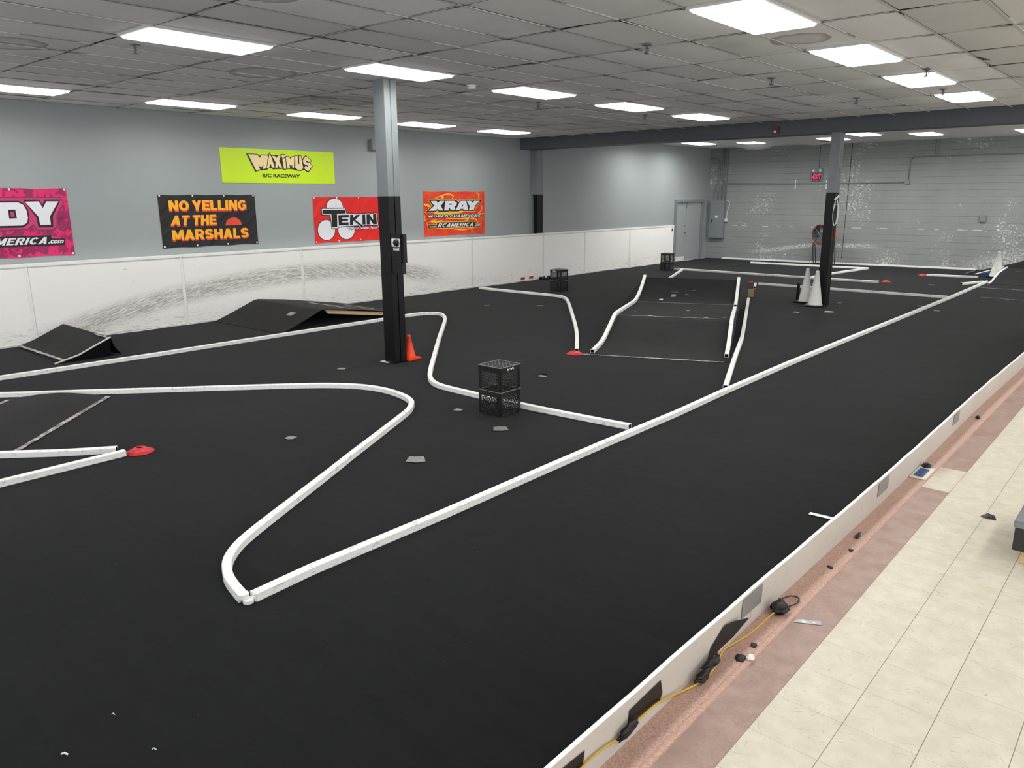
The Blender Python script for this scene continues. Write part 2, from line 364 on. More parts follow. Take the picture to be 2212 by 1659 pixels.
def grow(p, k, cy=None, cz=None):
    cy = sum(a for a, b in p)/len(p) if cy is None else cy; cz = sum(b for a, b in p)/len(p) if cz is None else cz
    n = len(p); ar = sum(p[i][0]*p[(i+1) % n][1]-p[(i+1) % n][0]*p[i][1] for i in range(n)); sg = 1 if ar > 0 else -1; out = []
    for i in range(n):
        a, b, c = p[i-1], p[i], p[(i+1) % n]
        def nn(p0, p1):
            dx, dz = p1[0]-p0[0], p1[1]-p0[1]; L_ = math.hypot(dx, dz) or 1; return (dz/L_*sg, -dx/L_*sg)
        n1, n2 = nn(a, b), nn(b, c); mx, mz = n1[0]+n2[0], n1[1]+n2[1]; q = mx*mx+mz*mz or 1
        f_ = min(2*k/q, k*1.6); out.append((b[0]+mx*f_, b[1]+mz*f_))
    return out
def block_pieces(ch):
    """chunky capital letter as overlapping outlines in a cell one unit high: (width, outlines)"""
    b, t = .24, .20
    def rc(x0, x1, y0, y1): return [(x0, y0), (x1, y0), (x1, y1), (x0, y1)]
    def dg(x0, x1, y0=0., y1=1., h=.13): return [(x0-h, y0), (x0+h, y0), (x1+h, y1), (x1-h, y1)]
    def arc(cx, cy, rx, ry, a0, a1, hx=.12, hy=.10, n=14):
        out = []
        for i in range(n):
            A, B = math.radians(a0+(a1-a0)*i/n), math.radians(a0+(a1-a0)*(i+1)/n)
            out.append([(cx+(rx+hx)*math.cos(A), cy+(ry+hy)*math.sin(A)), (cx+(rx+hx)*math.cos(B), cy+(ry+hy)*math.sin(B)), (cx+(rx-hx)*math.cos(B), cy+(ry-hy)*math.sin(B)), (cx+(rx-hx)*math.cos(A), cy+(ry-hy)*math.sin(A))])
        return out
    L = {'I': (.24, [rc(0, b, 0, 1)]), 'L': (.60, [rc(0, b, 0, 1), rc(0, .60, 0, t)]), 'T': (.70, [rc(.23, .47, 0, 1), rc(0, .70, 1-t, 1)]), 'E': (.64, [rc(0, b, 0, 1), rc(0, .64, 0, t), rc(0, .60, .41, .59), rc(0, .64, 1-t, 1)]),
         'H': (.72, [rc(0, b, 0, 1), rc(.48, .72, 0, 1), rc(.1, .6, .4, .61)]), 'N': (.76, [rc(0, b, 0, 1), rc(.52, .76, 0, 1), dg(.62, .14)]), 'M': (.92, [rc(0, .22, 0, 1), rc(.70, .92, 0, 1), dg(.46, .14, .1), dg(.46, .78, .1)]),
         'A': (.80, [dg(.13, .40), dg(.67, .40), rc(.22, .58, .18, .35)]), 'Y': (.78, [rc(.27, .51, 0, .46), dg(.39, .13, .36), dg(.39, .65, .36)]), 'W': (1.06, [dg(.28, .12), dg(.30, .53, 0, .95, .11), dg(.76, .53, 0, .95, .11), dg(.78, .94)]),
         'O': (.82, arc(.41, .5, .29, .40, 0, 360, n=24)), 'C': (.74, arc(.40, .5, .28, .40, 42, 318)), 'G': (.80, arc(.41, .5, .29, .40, 42, 322)+[rc(.42, .78, .36, .53), rc(.56, .78, .12, .53)]),
         'D': (.76, [rc(0, b, 0, 1), rc(.1, .36, 0, t), rc(.1, .36, 1-t, 1)]+arc(.36, .5, .28, .40, -90, 90)), 'P': (.70, [rc(0, b, 0, 1), rc(.1, .42, .34, .52), rc(.1, .42, .82, 1)]+arc(.42, .67, .17, .24, -90, 90, .11, .09)),
         'R': (.74, [rc(0, b, 0, 1), rc(.1, .44, .36, .54), rc(.1, .44, .82, 1), dg(.62, .42, 0, .46)]+arc(.44, .68, .18, .23, -90, 90, .11, .09)),
         'S': (.72, arc(.36, .705, .23, .195, 20, 270, .12, .10)+arc(.36, .295, .23, .195, 200, 450, .12, .10))}
    return L.get(ch, (.16, []))
def block_text(name, s, q, to, m, parent, shear=0., gap=.07, out=0., mo=None, dy=0., dz=0., layer=2):
    pen = 0; W_ = [[]]
    for ch in s:
        w_, ps = block_pieces(ch); W_[-1] += [[(x+pen+shear*y, y) for x, y in p] for p in ps]; pen += w_+gap
        if ch == ' ': W_.append([])
    x1 = pen-gap+shear
    def build(nm, ps, lay, mm, sy, sz):
        bm = BM()
        for k_, p in enumerate(ps):
            vs = []
            for x, y in p:
                u = x/x1; top = (q[0][0]+(q[1][0]-q[0][0])*u, q[0][1]+(q[1][1]-q[0][1])*u); bot = (q[3][0]+(q[2][0]-q[3][0])*u, q[3][1]+(q[2][1]-q[3][1])*u)
                vs.append(bm.verts.new(to(bot[0]+(top[0]-bot[0])*y+sy, bot[1]+(top[1]-bot[1])*y+sz, lay+.02*(k_ % 40))))
            bm.faces.new(vs)
        return ob(nm, bm, mm, parent)
    for P in W_:        # one part per word
        if mo: build(name+'_outline', [grow(p, out) for p in P], layer-1, mo, dy, dz)
        build(name, P, layer, m, 0, 0)
def text_on(name, s, q, to, m, parent, bold=.03, shear=0., out=0., mo=None, dy=0., dz=0., space=1.):
    """letters fitted into the four corners q (TL, TR, BR, BL) and mapped to the world by to(u, v, layer)"""
    base = text_bm(s, bold, shear, space); xs = [v.co.x for v in base.verts]; ys = [v.co.y for v in base.verts]
    x0, x1, y0, y1 = min(xs), max(xs), min(ys), max(ys)
    def place(bm, layer, sy=0, sz=0):
        for v in bm.verts:
            u, t = (v.co.x-x0)/(x1-x0), (v.co.y-y0)/(y1-y0)
            top = (q[0][0]+(q[1][0]-q[0][0])*u, q[0][1]+(q[1][1]-q[0][1])*u); bot = (q[3][0]+(q[2][0]-q[3][0])*u, q[3][1]+(q[2][1]-q[3][1])*u)
            v.co = Vector(to(bot[0]+(top[0]-bot[0])*t+sy, bot[1]+(top[1]-bot[1])*t+sz, layer))
        return bm
    if out or mo:
        ob(name+'_outline', place(text_bm(s, bold+out, shear, space), 1, dy, dz), mo, parent)
    return ob(name, place(base, 2), m, parent)

# ------------------------------------------------------------------ room
W = -13.97; W1 = -14.17; KW = W1/W; ZC = 3.816; ZR = 3.985
FA = math.atan(.075); FD = Vector((math.cos(FA), math.sin(FA), 0)); FN = Vector((math.sin(FA), -math.cos(FA), 0)); F0 = Vector((W, 26.95, 0))
def fw(s, dep, z): return F0+FD*s+FN*dep+Vector((0, 0, z))
FM = Matrix.Translation(F0) @ Matrix.Rotation(FA, 4, 'Z')      # local x along the far wall, -y into the room
XR = 6.0; YB = -4.0
bm = BM(); quad(bm, (-1.49, YB, 0), (XR, YB, 0), (XR, 28.45, 0), (-1.49, 28.45, 0)); struct('floor', bm, M['tile'])
bm = BM()
nx, ny = 50, 120
g_ = [[bm.verts.new((W+(-1.49-W)*i/nx, YB+(28.3-YB)*j/ny, .0012*math.sin(i*1.3+j*.5)+.0012*math.sin(j*1.7-i*.6)-.0025)) for j in range(ny+1)] for i in range(nx+1)]
for i in range(nx):
    for j in range(ny): bm.faces.new((g_[i][j], g_[i+1][j], g_[i+1][j+1], g_[i][j+1]))
struct('carpet_floor', bm, M['carpet'], smooth=True)
bm = BM(); box(bm, W1-.15, W1, YB, 17.1, 0, 4.05); box(bm, W1-.15, W, 17.1, 26.95, 0, 4.05); struct('wall_left', bm, M['wall'])
bm = BM(); box(bm, -.1, 20.2, 0, .2, 0, 4.05, mat=FM); struct('wall_far', bm, M['block'])
# suspended ceiling: every tile a slightly sagging sheet, fixtures left open
XL = [W1, -13.625]+[-13.0+.625*k for k in range(8)]+[-8.0+.645*k for k in range(22)]
YL = [3.40+1.29*k for k in range(-5, 11)]
def sk(x, y): return y+.03*(x+8.0)
def beam_y(x): return 16.36+.033*(x-W)
LIGHTS = [(-3.453, 6.14), (-3.427, 8.697), (-3.408, 11.216), (-3.393, 13.718),
          (-7.946, 3.387), (-7.979, 5.99), (-8.0, 8.607), (-7.98, 11.148), (-7.93, 13.615),
          (-12.948, 3.206), (-12.94, 5.772), (-12.956, 8.364), (-12.98, 10.925), (-12.99, 13.449)]
HIDDEN = [(-3.46, 3.56), (-3.47, .98), (-7.96, .82), (-12.96, .62), (1.12, 1.1), (1.12, 3.7), (1.12, 6.3), (1.12, 8.85), (1.12, 11.4), (1.12, 13.9)]
LW, LL = .592, 1.245
bm = BM(); rg = random.Random(3)
for i in range(len(XL)-1):
    for j in range(len(YL)-1):
        x0, x1 = XL[i], XL[i+1]; cx = (x0+x1)/2; cy = sk(cx, (YL[j]+YL[j+1])/2)
        if YL[j] > 16.4: continue
        if any(lx-.02 < cx < lx+LW+.02 and ly-.1 < cy < ly+LL+.1 for lx, ly in LIGHTS+HIDDEN): continue
        sag = rg.choice((0, .002, .004, .01, .018)); N = 6
        cz = [rg.uniform(0, .010) for _ in range(4)]
        vv = []
        for a in range(N+1):
            for b in range(N+1):
                u, t = a/N, b/N; x = x0+.005+(x1-x0-.01)*u; y = sk(x, YL[j]+.005+(YL[j+1]-YL[j]-.01)*t)
                if y > beam_y(x)+.1: y = beam_y(x)+.1
                z = ZC+.004+cz[0]*(1-u)*(1-t)+cz[1]*u*(1-t)+cz[2]*(1-u)*t+cz[3]*u*t-sag*math.sin(math.pi*u)*math.sin(math.pi*t)
                vv.append(bm.verts.new((x, y, z)))
        for a in range(N):
            for b in range(N):
                k = a*(N+1)+b; bm.faces.new((vv[k], vv[k+N+1], vv[k+N+2], vv[k+1]))
struct('ceiling', bm, M['ceil'], smooth=True)
bm = BM(); box(bm, W1, XR, YB, 18, ZC+.10, ZC+.16); struct('ceiling', bm, M['gridd'])
bm = BM()
for x in XL[1:]:
    y1 = beam_y(x); box(bm, x-.011, x+.011, YB, y1, ZC-.001, ZC+.006, 0)
    yy = YB
    while yy < y1-.3:
        L_ = rg.uniform(.2, 1.4)
        if rg.random() < .4: box(bm, x+.011, x+.0135, yy, min(yy+L_, y1), ZC+.001, ZC+.004, 1)
        yy += L_
for y in YL:
    if y > 15.9: continue
    for k in range(len(XL)-1):
        a, b = XL[k]+.012, XL[k+1]-.012; hw = .0035+rg.random()*.003
        quad(bm, (a, sk(a, y)-hw, ZC), (b, sk(b, y)-hw, ZC), (b, sk(b, y)+hw, ZC), (a, sk(a, y)+hw, ZC), 1)
        for s_, q in ((1, a), (-1, b)):
            if rg.random() < .7:
                L_ = rg.uniform(.06, .19); hw = .010+rg.random()*.006; e = q+s_*L_
                quad(bm, (q, sk(q, y)-hw, ZC-.002), (e, sk(e, y)-.002, ZC-.002), (e, sk(e, y)+.002, ZC-.002), (q, sk(q, y)+hw, ZC-.002), 1)
        if rg.random() < .45:
            L_ = rg.uniform(.1, .3); d_ = rg.choice((1, -1)); yy = sk(XL[k], y)
            quad(bm, (XL[k]-.014, yy, ZC-.002), (XL[k]+.014, yy, ZC-.002), (XL[k]+.003, yy+d_*L_, ZC-.002), (XL[k]-.003, yy+d_*L_, ZC-.002), 1)
quad(bm, (-2.20, 10.32, ZC-.003), (-2.165, 10.50, ZC-.003), (-2.10, 10.78, ZC-.003), (-2.175, 10.70, ZC-.003), 1); quad(bm, (-9.25, 24.9, ZR-.06), (-8.7, 25.0, ZR-.06), (-8.75, 25.25, ZR-.06), (-9.3, 25.2, ZR-.06), 1)
struct('ceiling_grid', bm, [M['gridw'], M['gridd']])
# rear ceiling beyond the beam, with two sheets hanging loose
bm = BM(); nx, ny = 100, 60
def zrear(x, y):
    z = ZR+.006*math.sin(x*5)*math.sin(y*2.6)
    for cx, cy, rx, ry, d in ((-11.55, 25.4, .9, .8, .20), (-9.9, 26.3, .7, .5, .08), (-12.9, 25.6, .7, .7, .05)):
        q = ((x-cx)/rx)**2+((y-cy)/ry)**2
        if q < 1: z -= d*(1-q)**1.5
    return z
g_ = [[None]*(ny+1) for _ in range(nx+1)]
for i in range(nx+1):
    for j in range(ny+1):
        x = W+(XR-W)*i/nx; y = beam_y(x)+.3+(28.5-beam_y(x)-.3)*j/ny; g_[i][j] = bm.verts.new((x, y, zrear(x, y)))
for i in range(nx):
    for j in range(ny): bm.faces.new((g_[i][j], g_[i+1][j], g_[i+1][j+1], g_[i][j+1]))
struct('ceiling', bm, M['ceil'], smooth=True)
bm = BM()
v = [(W1, beam_y(W1)), (XR, beam_y(XR)), (XR, beam_y(XR)+.5), (W1, beam_y(W1)+.5)]
lo = [bm.verts.new((x, y, 3.548)) for x, y in v]; hi = [bm.verts.new((x, y, 4.0)) for x, y in v]
bm.faces.new(lo); bm.faces.new(hi)
for i in range(4): bm.faces.new((lo[i], lo[(i+1) % 4], hi[(i+1) % 4], hi[i]))
struct('ceiling_beam', bm, M['greydark'])
bm = BM(); box(bm, W1, W+.004, 16.80, 17.1, 2.36, 3.546); bevel(bm, .006); struct('wall_pilaster', bm, M['greypaint'])
bm = BM(); box(bm, -14.10, W-.004, 16.86, 17.1, 0, 2.36); struct('trim_1', bm, M['blackpaint'])
# pink cove strip between the edge board and the tiles
bm = BM(); prof = [(-1.535, 0), (-1.535, .011), (-1.392, .012), (-1.378, .0145), (-1.368, .013), (-1.360, .007), (-1.357, 0)]
A = [bm.verts.new((x, YB, z)) for x, z in prof]; B = [bm.verts.new((x, 16, z)) for x, z in prof]
for i in range(len(prof)-1): bm.faces.new((A[i], A[i+1], B[i+1], B[i]))
struct('trim_2', bm, M['strip'], smooth=False)
# double door at the end of the left wall
bm = BM()
for y0, y1, z0, z1 in ((24.42, 24.50, 0, 2.17), (26.36, 26.46, 0, 2.17), (24.50, 26.36, 2.09, 2.17)): box(bm, W, W+.09, y0, y1, z0, z1)
d = struct('door_1', bm, M['greypaint'])
for y0, y1 in ((24.51, 25.27), (25.275, 26.35)):
    bm = BM(); box(bm, W+.002, W+.018, y0, y1, .01, 2.085); lf = ob('door_leaf', bm, M['wall'], d)
    if y0 < 25: leaf = lf
bm = BM(); box(bm, W+.002, W+.022, 24.50, 26.36, 2.086, 2.096); box(bm, W+.002, W+.02, 24.500, 24.508, .01, 2.09); box(bm, W+.002, W+.02, 26.351, 26.36, .01, 2.09); box(bm, W+.002, W+.0165, 25.269, 25.276, .01, 2.09); ob('door_gap', bm, M['cover'], d)  # dark strips paint the shadow line over the leaves and the joints beside them
bm = BM(); lathe(bm, [(.0, .0), (.03, .0), (.03, .012), (.012, .016), (.012, .05), (.03, .055), (.032, .075), (.02, .09), (0, .092)], 16, mat=Matrix.Translation((W+.018, 25.19, 1.02)) @ Matrix.Rotation(math.pi/2, 4, 'Y')); ob('door_handle', bm, M['steel'], leaf, True)
bm = BM(); lathe(bm, [(.0, .0), (.028, .0), (.026, .015), (0, .016)], 14, mat=Matrix.Translation((W+.018, 25.19, 1.25)) @ Matrix.Rotation(math.pi/2, 4, 'Y')); ob('deadbolt', bm, M['steel'], leaf)
bm = BM(); box(bm, W+.018, W+.03, 25.262, 25.284, 1.85, 2.08); ob('flush_bolt', bm, M['greydark'], leaf)
bm = BM(); box(bm, W+.055, W+.075, 24.48, 25.13, .005, .165); bevel(bm, .003)
tag(ob('kick_board', bm, M['kick']), 'low white board leaning across the foot of the grey double door', 'board')

# ------------------------------------------------------------------ ceiling fixtures
def light(x, y, z, label, group):
    t = thing('ceiling_light', label, 'ceiling light', (x+LW/2, y+LL/2, z), group)
    k = .03
    bm = BM()
    def P(u, v): return (x+u, y+v+k*(u-LW/2))
    a = [P(0, 0), P(LW, 0), P(LW, LL), P(0, LL)]; b = [P(-.022, -.022), P(LW+.022, -.022), P(LW+.022, LL+.022), P(-.022, LL+.022)]
    av = [bm.verts.new((p[0], p[1], z-.006)) for p in a]; bv = [bm.verts.new((p[0], p[1], z-.006)) for p in b]; cv = [bm.verts.new((p[0], p[1], z+.05)) for p in b]
    for i in range(4):
        j = (i+1) % 4; bm.faces.new((av[i], av[j], bv[j], bv[i])); bm.faces.new((bv[i], bv[j], cv[j], cv[i]))
    bm.faces.new(cv)
    ob('light_frame', bm, M['gridw'], t)
    bm = BM(); c = [P(.02, .02), P(LW-.02, .02), P(LW-.02, LL-.02), P(.02, LL-.02)]      # prismatic lens, its drop added so the glowing sides light the ceiling
    tv = [bm.verts.new((p[0], p[1], z-.006)) for p in a]; lv = [bm.verts.new((p[0], p[1], z-.028)) for p in c]; bm.faces.new(lv[::-1])
    for i in range(4): bm.faces.new((tv[i], tv[(i+1) % 4], lv[(i+1) % 4], lv[i]))
    ob('diffuser', bm, M['lamp'], t)
    la = bpy.data.lights.new('fluorescent_lamp', 'AREA'); la.shape = 'RECTANGLE'; la.size = LW-.06; la.size_y = LL-.06; la.energy = WATTS*(1.9 if z > 3.9 else 1); la.spread = SPREAD; la.color = (1, .992, .972)
    lo_ = bpy.data.objects.new('fluorescent_lamp', la); C.objects.link(lo_); lo_.location = (x+LW/2, y+LL/2, z-.032); lo_.parent = t; lo_.matrix_parent_inverse = t.matrix_basis.inverted()
    return t
LBL = ['long ceiling light in the right-hand row, nearest and cut by the top of the photo', 'second ceiling light along in the right-hand row', 'third ceiling light along in the right-hand row, beside a sprinkler', 'last ceiling light of the right-hand row, closest to the dark beam',
       'large ceiling light at upper left, nearest of the middle row', 'ceiling light just above the top of the near column', 'ceiling light right of the smoke detector, third of the middle row', 'fourth ceiling light of the middle row, before the last', 'last ceiling light of the middle row, nearest the beam',
       'ceiling light near the left wall cut off by the left edge of the photo', 'ceiling light near the left wall above the black banner', 'ceiling light near the left wall above the lime sign', 'ceiling light near the left wall showing just right of the near column', 'ceiling light near the left wall closest to its corner with the beam']
for (x, y), l in zip(LIGHTS, LBL): light(x, y, ZC-.006, l, 'ceiling lights before the beam')
for x, y in HIDDEN: light(x, y, ZC-.006, 'ceiling light of the front hall outside the photo', 'ceiling lights outside the photo')
for x, y, l in ((-12.97, 22.95, 'leftmost ceiling light seen under the beam, above the conduits'), (-11.6, 24.06, 'ceiling light under the beam above the sagging ceiling sheet'), (-9.04, 24.05, 'ceiling light half hidden behind the far column'),
                (-7.77, 22.8, 'ceiling light just right of the far column top'), (-6.46, 24.02, 'ceiling light with a brown stain to its right beyond the beam'), (-4.05, 24.7, 'ceiling light beyond the beam cut by the right edge of the photo'),
                (-12.9, 20.7, 'thin slice of ceiling light showing right under the beam'), (-7.6, 21.0, 'tiny sliver of ceiling light touching the beam beside the far column')):
    light(x, y, ZR-.012, l, 'ceiling lights beyond the beam')
for x, y in ((-1.0, 21.2), (-1.0, 24.3), (2.6, 22.5)): light(x, y, ZR-.012, 'ceiling light of the rear hall outside the photo', 'ceiling lights outside the photo')
def sprinkler(x, y, label, z=ZC):
    t = thing('sprinkler_head', label, 'sprinkler', (x, y, z), 'pendent sprinklers')
    bm = BM(); lathe(bm, [(0, 0), (.055, 0), (.05, -.008), (.022, -.014), (.0, -.014)], 16, (x, y, z-.004)); ob('escutcheon', bm, M['steel'], t)
    bm = BM(); lathe(bm, [(.014, -.012), (.014, -.04), (.008, -.045), (.008, -.085), (.0, -.085)], 10, (x, y, z)); lathe(bm, [(0, -.085), (.028, -.085), (.028, -.092), (0, -.092)], 12, (x, y, z))
    tube(bm, [(x-.02, y, z-.04), (x-.022, y, z-.065), (x-.006, y, z-.085)], .004, 6); tube(bm, [(x+.02, y, z-.04), (x+.022, y, z-.065), (x+.006, y, z-.085)], .004, 6)
    ob('sprinkler_body', bm, M['greydark'], t)
for x, y, l in ((-8.30, 3.66, 'sprinkler just below the big light at upper left'), (-4.53, 7.22, 'sprinkler nearest the large top right light, to its left'), (-4.54, 10.33, 'sprinkler left of the third right-row light'), (-4.43, 13.36, 'sprinkler above the far column, closest to the beam'),
                (-8.44, 10.2, 'sprinkler under the light right of the smoke detector'), (-8.27, 13.2, 'smallest sprinkler, below the fourth middle-row light'), (-2.82, 10.95, 'sprinkler hanging in front of the third right-row light'), (-3.13, 13.15, 'sprinkler hanging in front of the last right-row light')): sprinkler(x, y, l)
t = thing('smoke_detector', 'round white smoke detector on the ceiling right of the near column', 'smoke detector', (-7.88, 8.06, ZC))
bm = BM(); lathe(bm, [(0, 0), (.07, 0), (.07, -.02), (.0, -.02)], 24, (-7.88, 8.06, ZC-.003)); ob('mount_base', bm, M['white'], t)
bm = BM(); lathe(bm, [(0, -.02), (.058, -.021), (.055, -.035), (.04, -.052), (.0, -.055)], 24, (-7.88, 8.06, ZC-.003)); ob('sensor_dome', bm, M['white'], t, True)
t = thing('air_vent', 'square pyramid air diffuser hanging from the ceiling left of the near column', 'air vent', (-10.95, 7.5, ZC))
for k, (r0, r1, z0, z1) in enumerate(((.30, .34, -.006, -.03), (.20, .26, -.012, -.06), (.09, .16, -.02, -.085))):
    bm = BM(); Q = [(-1, -1), (1, -1), (1, 1), (-1, 1)]
    a = [bm.verts.new((-10.95+r0*u, 7.5+r0*v_, ZC+z0)) for u, v_ in Q]; b = [bm.verts.new((-10.95+r1*u, 7.5+r1*v_, ZC+z1)) for u, v_ in Q]
    for i in range(4): bm.faces.new((a[i], a[(i+1) % 4], b[(i+1) % 4], b[i]))
    ob('vent_ring', bm, M['gridw'], t)
t = thing('fire_alarm', 'red fire alarm strobe on the face of the dark beam', 'fire alarm', (-7.1, beam_y(-7.1), 3.65))
ya = beam_y(-7.1); bm = BM(); box(bm, -7.17, -7.03, ya-.05, ya-.002, 3.575, 3.735); bevel(bm, .008); ob('alarm_body', bm, M['fire'], t)
bm = BM(); box(bm, -7.14, -7.07, ya-.075, ya-.05, 3.59, 3.66); bevel(bm, .015, 3); ob('strobe_lens', bm, M['white'], t)

# ------------------------------------------------------------------ left wall: panels and banners
seams = [-.9, 1.55, 4.03, 6.57, 9.13, 11.66, 14.22, 17.12, 19.13, 21.62, 24.46]
PL = ['white barrier panel behind the camera end of the left wall', 'white barrier panel below the pink banner, leftmost in the photo', 'white barrier panel behind the nearest jump, below the gap between pink and black banners', 'white barrier panel under the black banner with arching tyre scuffs',
      'white scuffed barrier panel under the red banner with the hat drawing', 'white barrier panel just right of the near column, under the orange-red banner', 'white barrier panel under the orange-red banner, clean', 'white barrier panel left of the pilaster with two red marks at its foot',
      'narrower white barrier panel just right of the black post', 'white barrier panel second from the door, right of the narrow one', 'white barrier panel ending at the grey double door']
for i in range(len(seams)-1):
    y0, y1 = seams[i]+.003, seams[i+1]-.003
    t = thing('barrier_panel', PL[i] if i < 10 else PL[10], 'wall panel', (W+.03, y0, 0), 'white panels along the left wall')
    if i == 9: t['label'] = PL[10]
    if i == 8: t['label'] = PL[9]
    if i == 7: t['label'] = PL[8]
    if i == 6: t['label'] = PL[7]
    bm = BM(); box(bm, W+.003 if i != 6 else W+.003, W+.022, y0, y1, .004, 1.25); ob('panel_sheet', bm, M['panel'], t)
    bm = BM(); box(bm, W1+.003 if i < 6 else W+.003, W+.034, y0, y1 if i != 6 else y1-.02, 1.25, 1.295); bevel(bm, .004); ob('top_trim', bm, M['white'], t)
    bm = BM(); box(bm, W+.022, W+.028, y1-.055, y1, .004, 1.25); ob('seam_strip', bm, M['white'] if i < 4 else M['kick'], t)
    bm = BM(); box(bm, W+.022, W+.03, y0, y1-.056, .004, .028); ob('foot_trim', bm, M['white2'], t)
for y0, y1, l in ((16.1, 16.27, 'left one of two red tape marks at the foot of the white panel'), (16.46, 16.64, 'right one of two red tape marks at the foot of the white panel')):
    bm = BM(); box(bm, W+.03, W+.033, y0, y1, .05, .115); tag(ob('red_mark', bm, M['red']), l, 'tape mark', 'red marks on the white panel')
bm = BM()
for k in range(9):
    lathe(bm, [(0, 0), (.03+.02*rg.random(), .02), (.04, .05), (0, .08+.03*rg.random())], 7, (W+.12+.1*rg.random(), 16.83+.045*k, .0))
tag(ob('black_tape_clump', bm, M['black']), 'black clump of crumpled fabric at the panel foot beside the middle crate stack', 'debris')
WX = W1+.006
def on_wall(y, z, layer): return (WX+.004+.002*layer, y*KW, CAM_H+(z-CAM_H)*KW)
def banner(name, label, y0, y1, z0, z1, m, n_top=4, grom=True):
    t = thing(name, label, 'banner', (WX, (y0+y1)/2*KW, z0), 'banners on the left wall')
    bm = BM(); nx_, nz_ = 30, 14; rows = []
    for i in range(nx_+1):
        col = []
        for j in range(nz_+1):
            u, v_ = i/nx_, j/nz_; s_ = -.012*math.sin(math.pi*u*(n_top-1))**2*(1 if j in (0, nz_) else 0)
            col.append(bm.verts.new(on_wall(y0+(y1-y0)*u, z0+(z1-z0)*v_+(s_ if j == nz_ else -s_ if j == 0 else 0), -1)))
        rows.append(col)
    for i in range(nx_):
        for j in range(nz_): bm.faces.new((rows[i][j], rows[i+1][j], rows[i+1][j+1], rows[i][j+1]))
    ob('banner_sheet', bm, m, t)
    if grom:
        for k in range(n_top):
            for z in (z0+.03, z1-.02):
                bm = BM(); yy = y0+.03+(y1-y0-.06)*k/(n_top-1)
                lathe(bm, [(0, 0), (.017, 0), (.013, .006), (.0, .007)], 10, mat=Matrix.Translation(on_wall(yy, z, 1)) @ Matrix.Rotation(math.pi/2, 4, 'Y')); ob('grommet', bm, M['white'], t)
    return t
def part(name, t, m, polys, layer, holes={}):
    bm = BM()
    for i, p in enumerate(polys): poly(bm, p, on_wall(0, 0, layer)[0], 0, holes.get(i, ()))
    return ob(name, bm, m, t)
# pink banner
t = banner('pink_banner', 'pink banner with huge white letters DY cut by the left edge', 2.35, 4.766, 1.402, 2.478, m_vinyl('pink_cloth', (222, 36, 104), (150, 34, 88), 4.2, .49, .53), 4)
part('letter_halo', t, M['txt_mauve'], [[(3.0, 2.34), (4.67, 2.342), (4.71, 2.249), (4.585, 2.048), (4.575, 1.878), (4.493, 1.80), (4.262, 1.80), (4.216, 1.89), (4.13, 1.829), (3.0, 1.815)]], 0)
part('letter_glow', t, M['txt_pink'], [[(3.0, 2.325), (4.655, 2.327), (4.69, 2.249), (4.565, 2.046), (4.553, 1.89), (4.483, 1.826), (4.262, 1.83), (4.216, 1.925), (4.125, 1.85), (3.0, 1.84)]], 1)
part('letter_outline', t, M['txt_black'], [[(3.0, 2.285), (4.06, 2.283), (4.12, 2.249), (4.172, 2.15), (4.171, 2.005), (4.145, 1.927), (4.067, 1.872), (3.0, 1.876)], [(4.118, 2.3), (4.345, 2.299), (4.384, 2.218), (4.434, 2.298), (4.663, 2.3), (4.514, 2.039), (4.495, 1.864), (4.281, 1.867), (4.273, 2.023)]], 2)
part('letter_d', t, M['txt_white'], [[(3.50, 2.257), (4.047, 2.259), (4.112, 2.223), (4.147, 2.14), (4.151, 2.016), (4.129, 1.943), (4.057, 1.904), (3.45, 1.907)]], 3, {0: [[(3.892, 2.151), (3.992, 2.15), (3.996, 2.017), (3.89, 2.015)]]})
part('letter_counter', t, M['txt_pink'], [[(3.918, 2.116), (3.969, 2.115), (3.968, 2.044), (3.919, 2.042)]], 3)
part('letter_y', t, M['txt_white'], [[(4.143, 2.269), (4.337, 2.273), (4.385, 2.168), (4.45, 2.272), (4.627, 2.271), (4.469, 2.035), (4.466, 1.904), (4.31, 1.903), (4.303, 2.033)]], 3)
part('address_strip', t, M['txt_black'], [[(3.1, 1.742), (4.443, 1.737), (4.451, 1.683), (4.65, 1.675), (4.636, 1.572), (3.08, 1.579)]], 1)
block_text('web_address', 'RCAMERICA', [(3.237, 1.718), (4.422, 1.711), (4.381, 1.60), (3.206, 1.612)], on_wall, M['txt_white'], t, .15, .12, layer=3)
text_on('web_suffix', '.com', [(4.40, 1.665), (4.627, 1.657), (4.613, 1.604), (4.387, 1.604)], on_wall, M['txt_white'], t, .035, .2)
# black banner
t = banner('black_banner', 'black banner asking for no yelling in orange block letters', 6.246, 8.146, 1.423, 2.374, m_vinyl('black_cloth', (30, 28, 30)), 4)
for n_, s_, q in (('line_one', 'NO YELLING', [(6.428, 2.269), (7.963, 2.273), (7.946, 2.087), (6.427, 2.091)]), ('line_two', 'AT THE', [(6.469, 2.005), (7.314, 2.007), (7.309, 1.827), (6.422, 1.831)]), ('line_three', 'MARSHALS', [(6.43, 1.747), (7.958, 1.744), (7.947, 1.56), (6.432, 1.57)])):
    block_text(n_, s_, q, on_wall, M['txt_or'], t, 0, .06, .015, M['txt_red'], .004, -.022)
part('half_disc', t, M['txt_red'], [[(7.481, 1.80), (7.495, 1.841), (7.522, 1.891), (7.582, 1.93), (7.674, 1.949), (7.751, 1.926), (7.803, 1.873), (7.824, 1.80)]], 1)
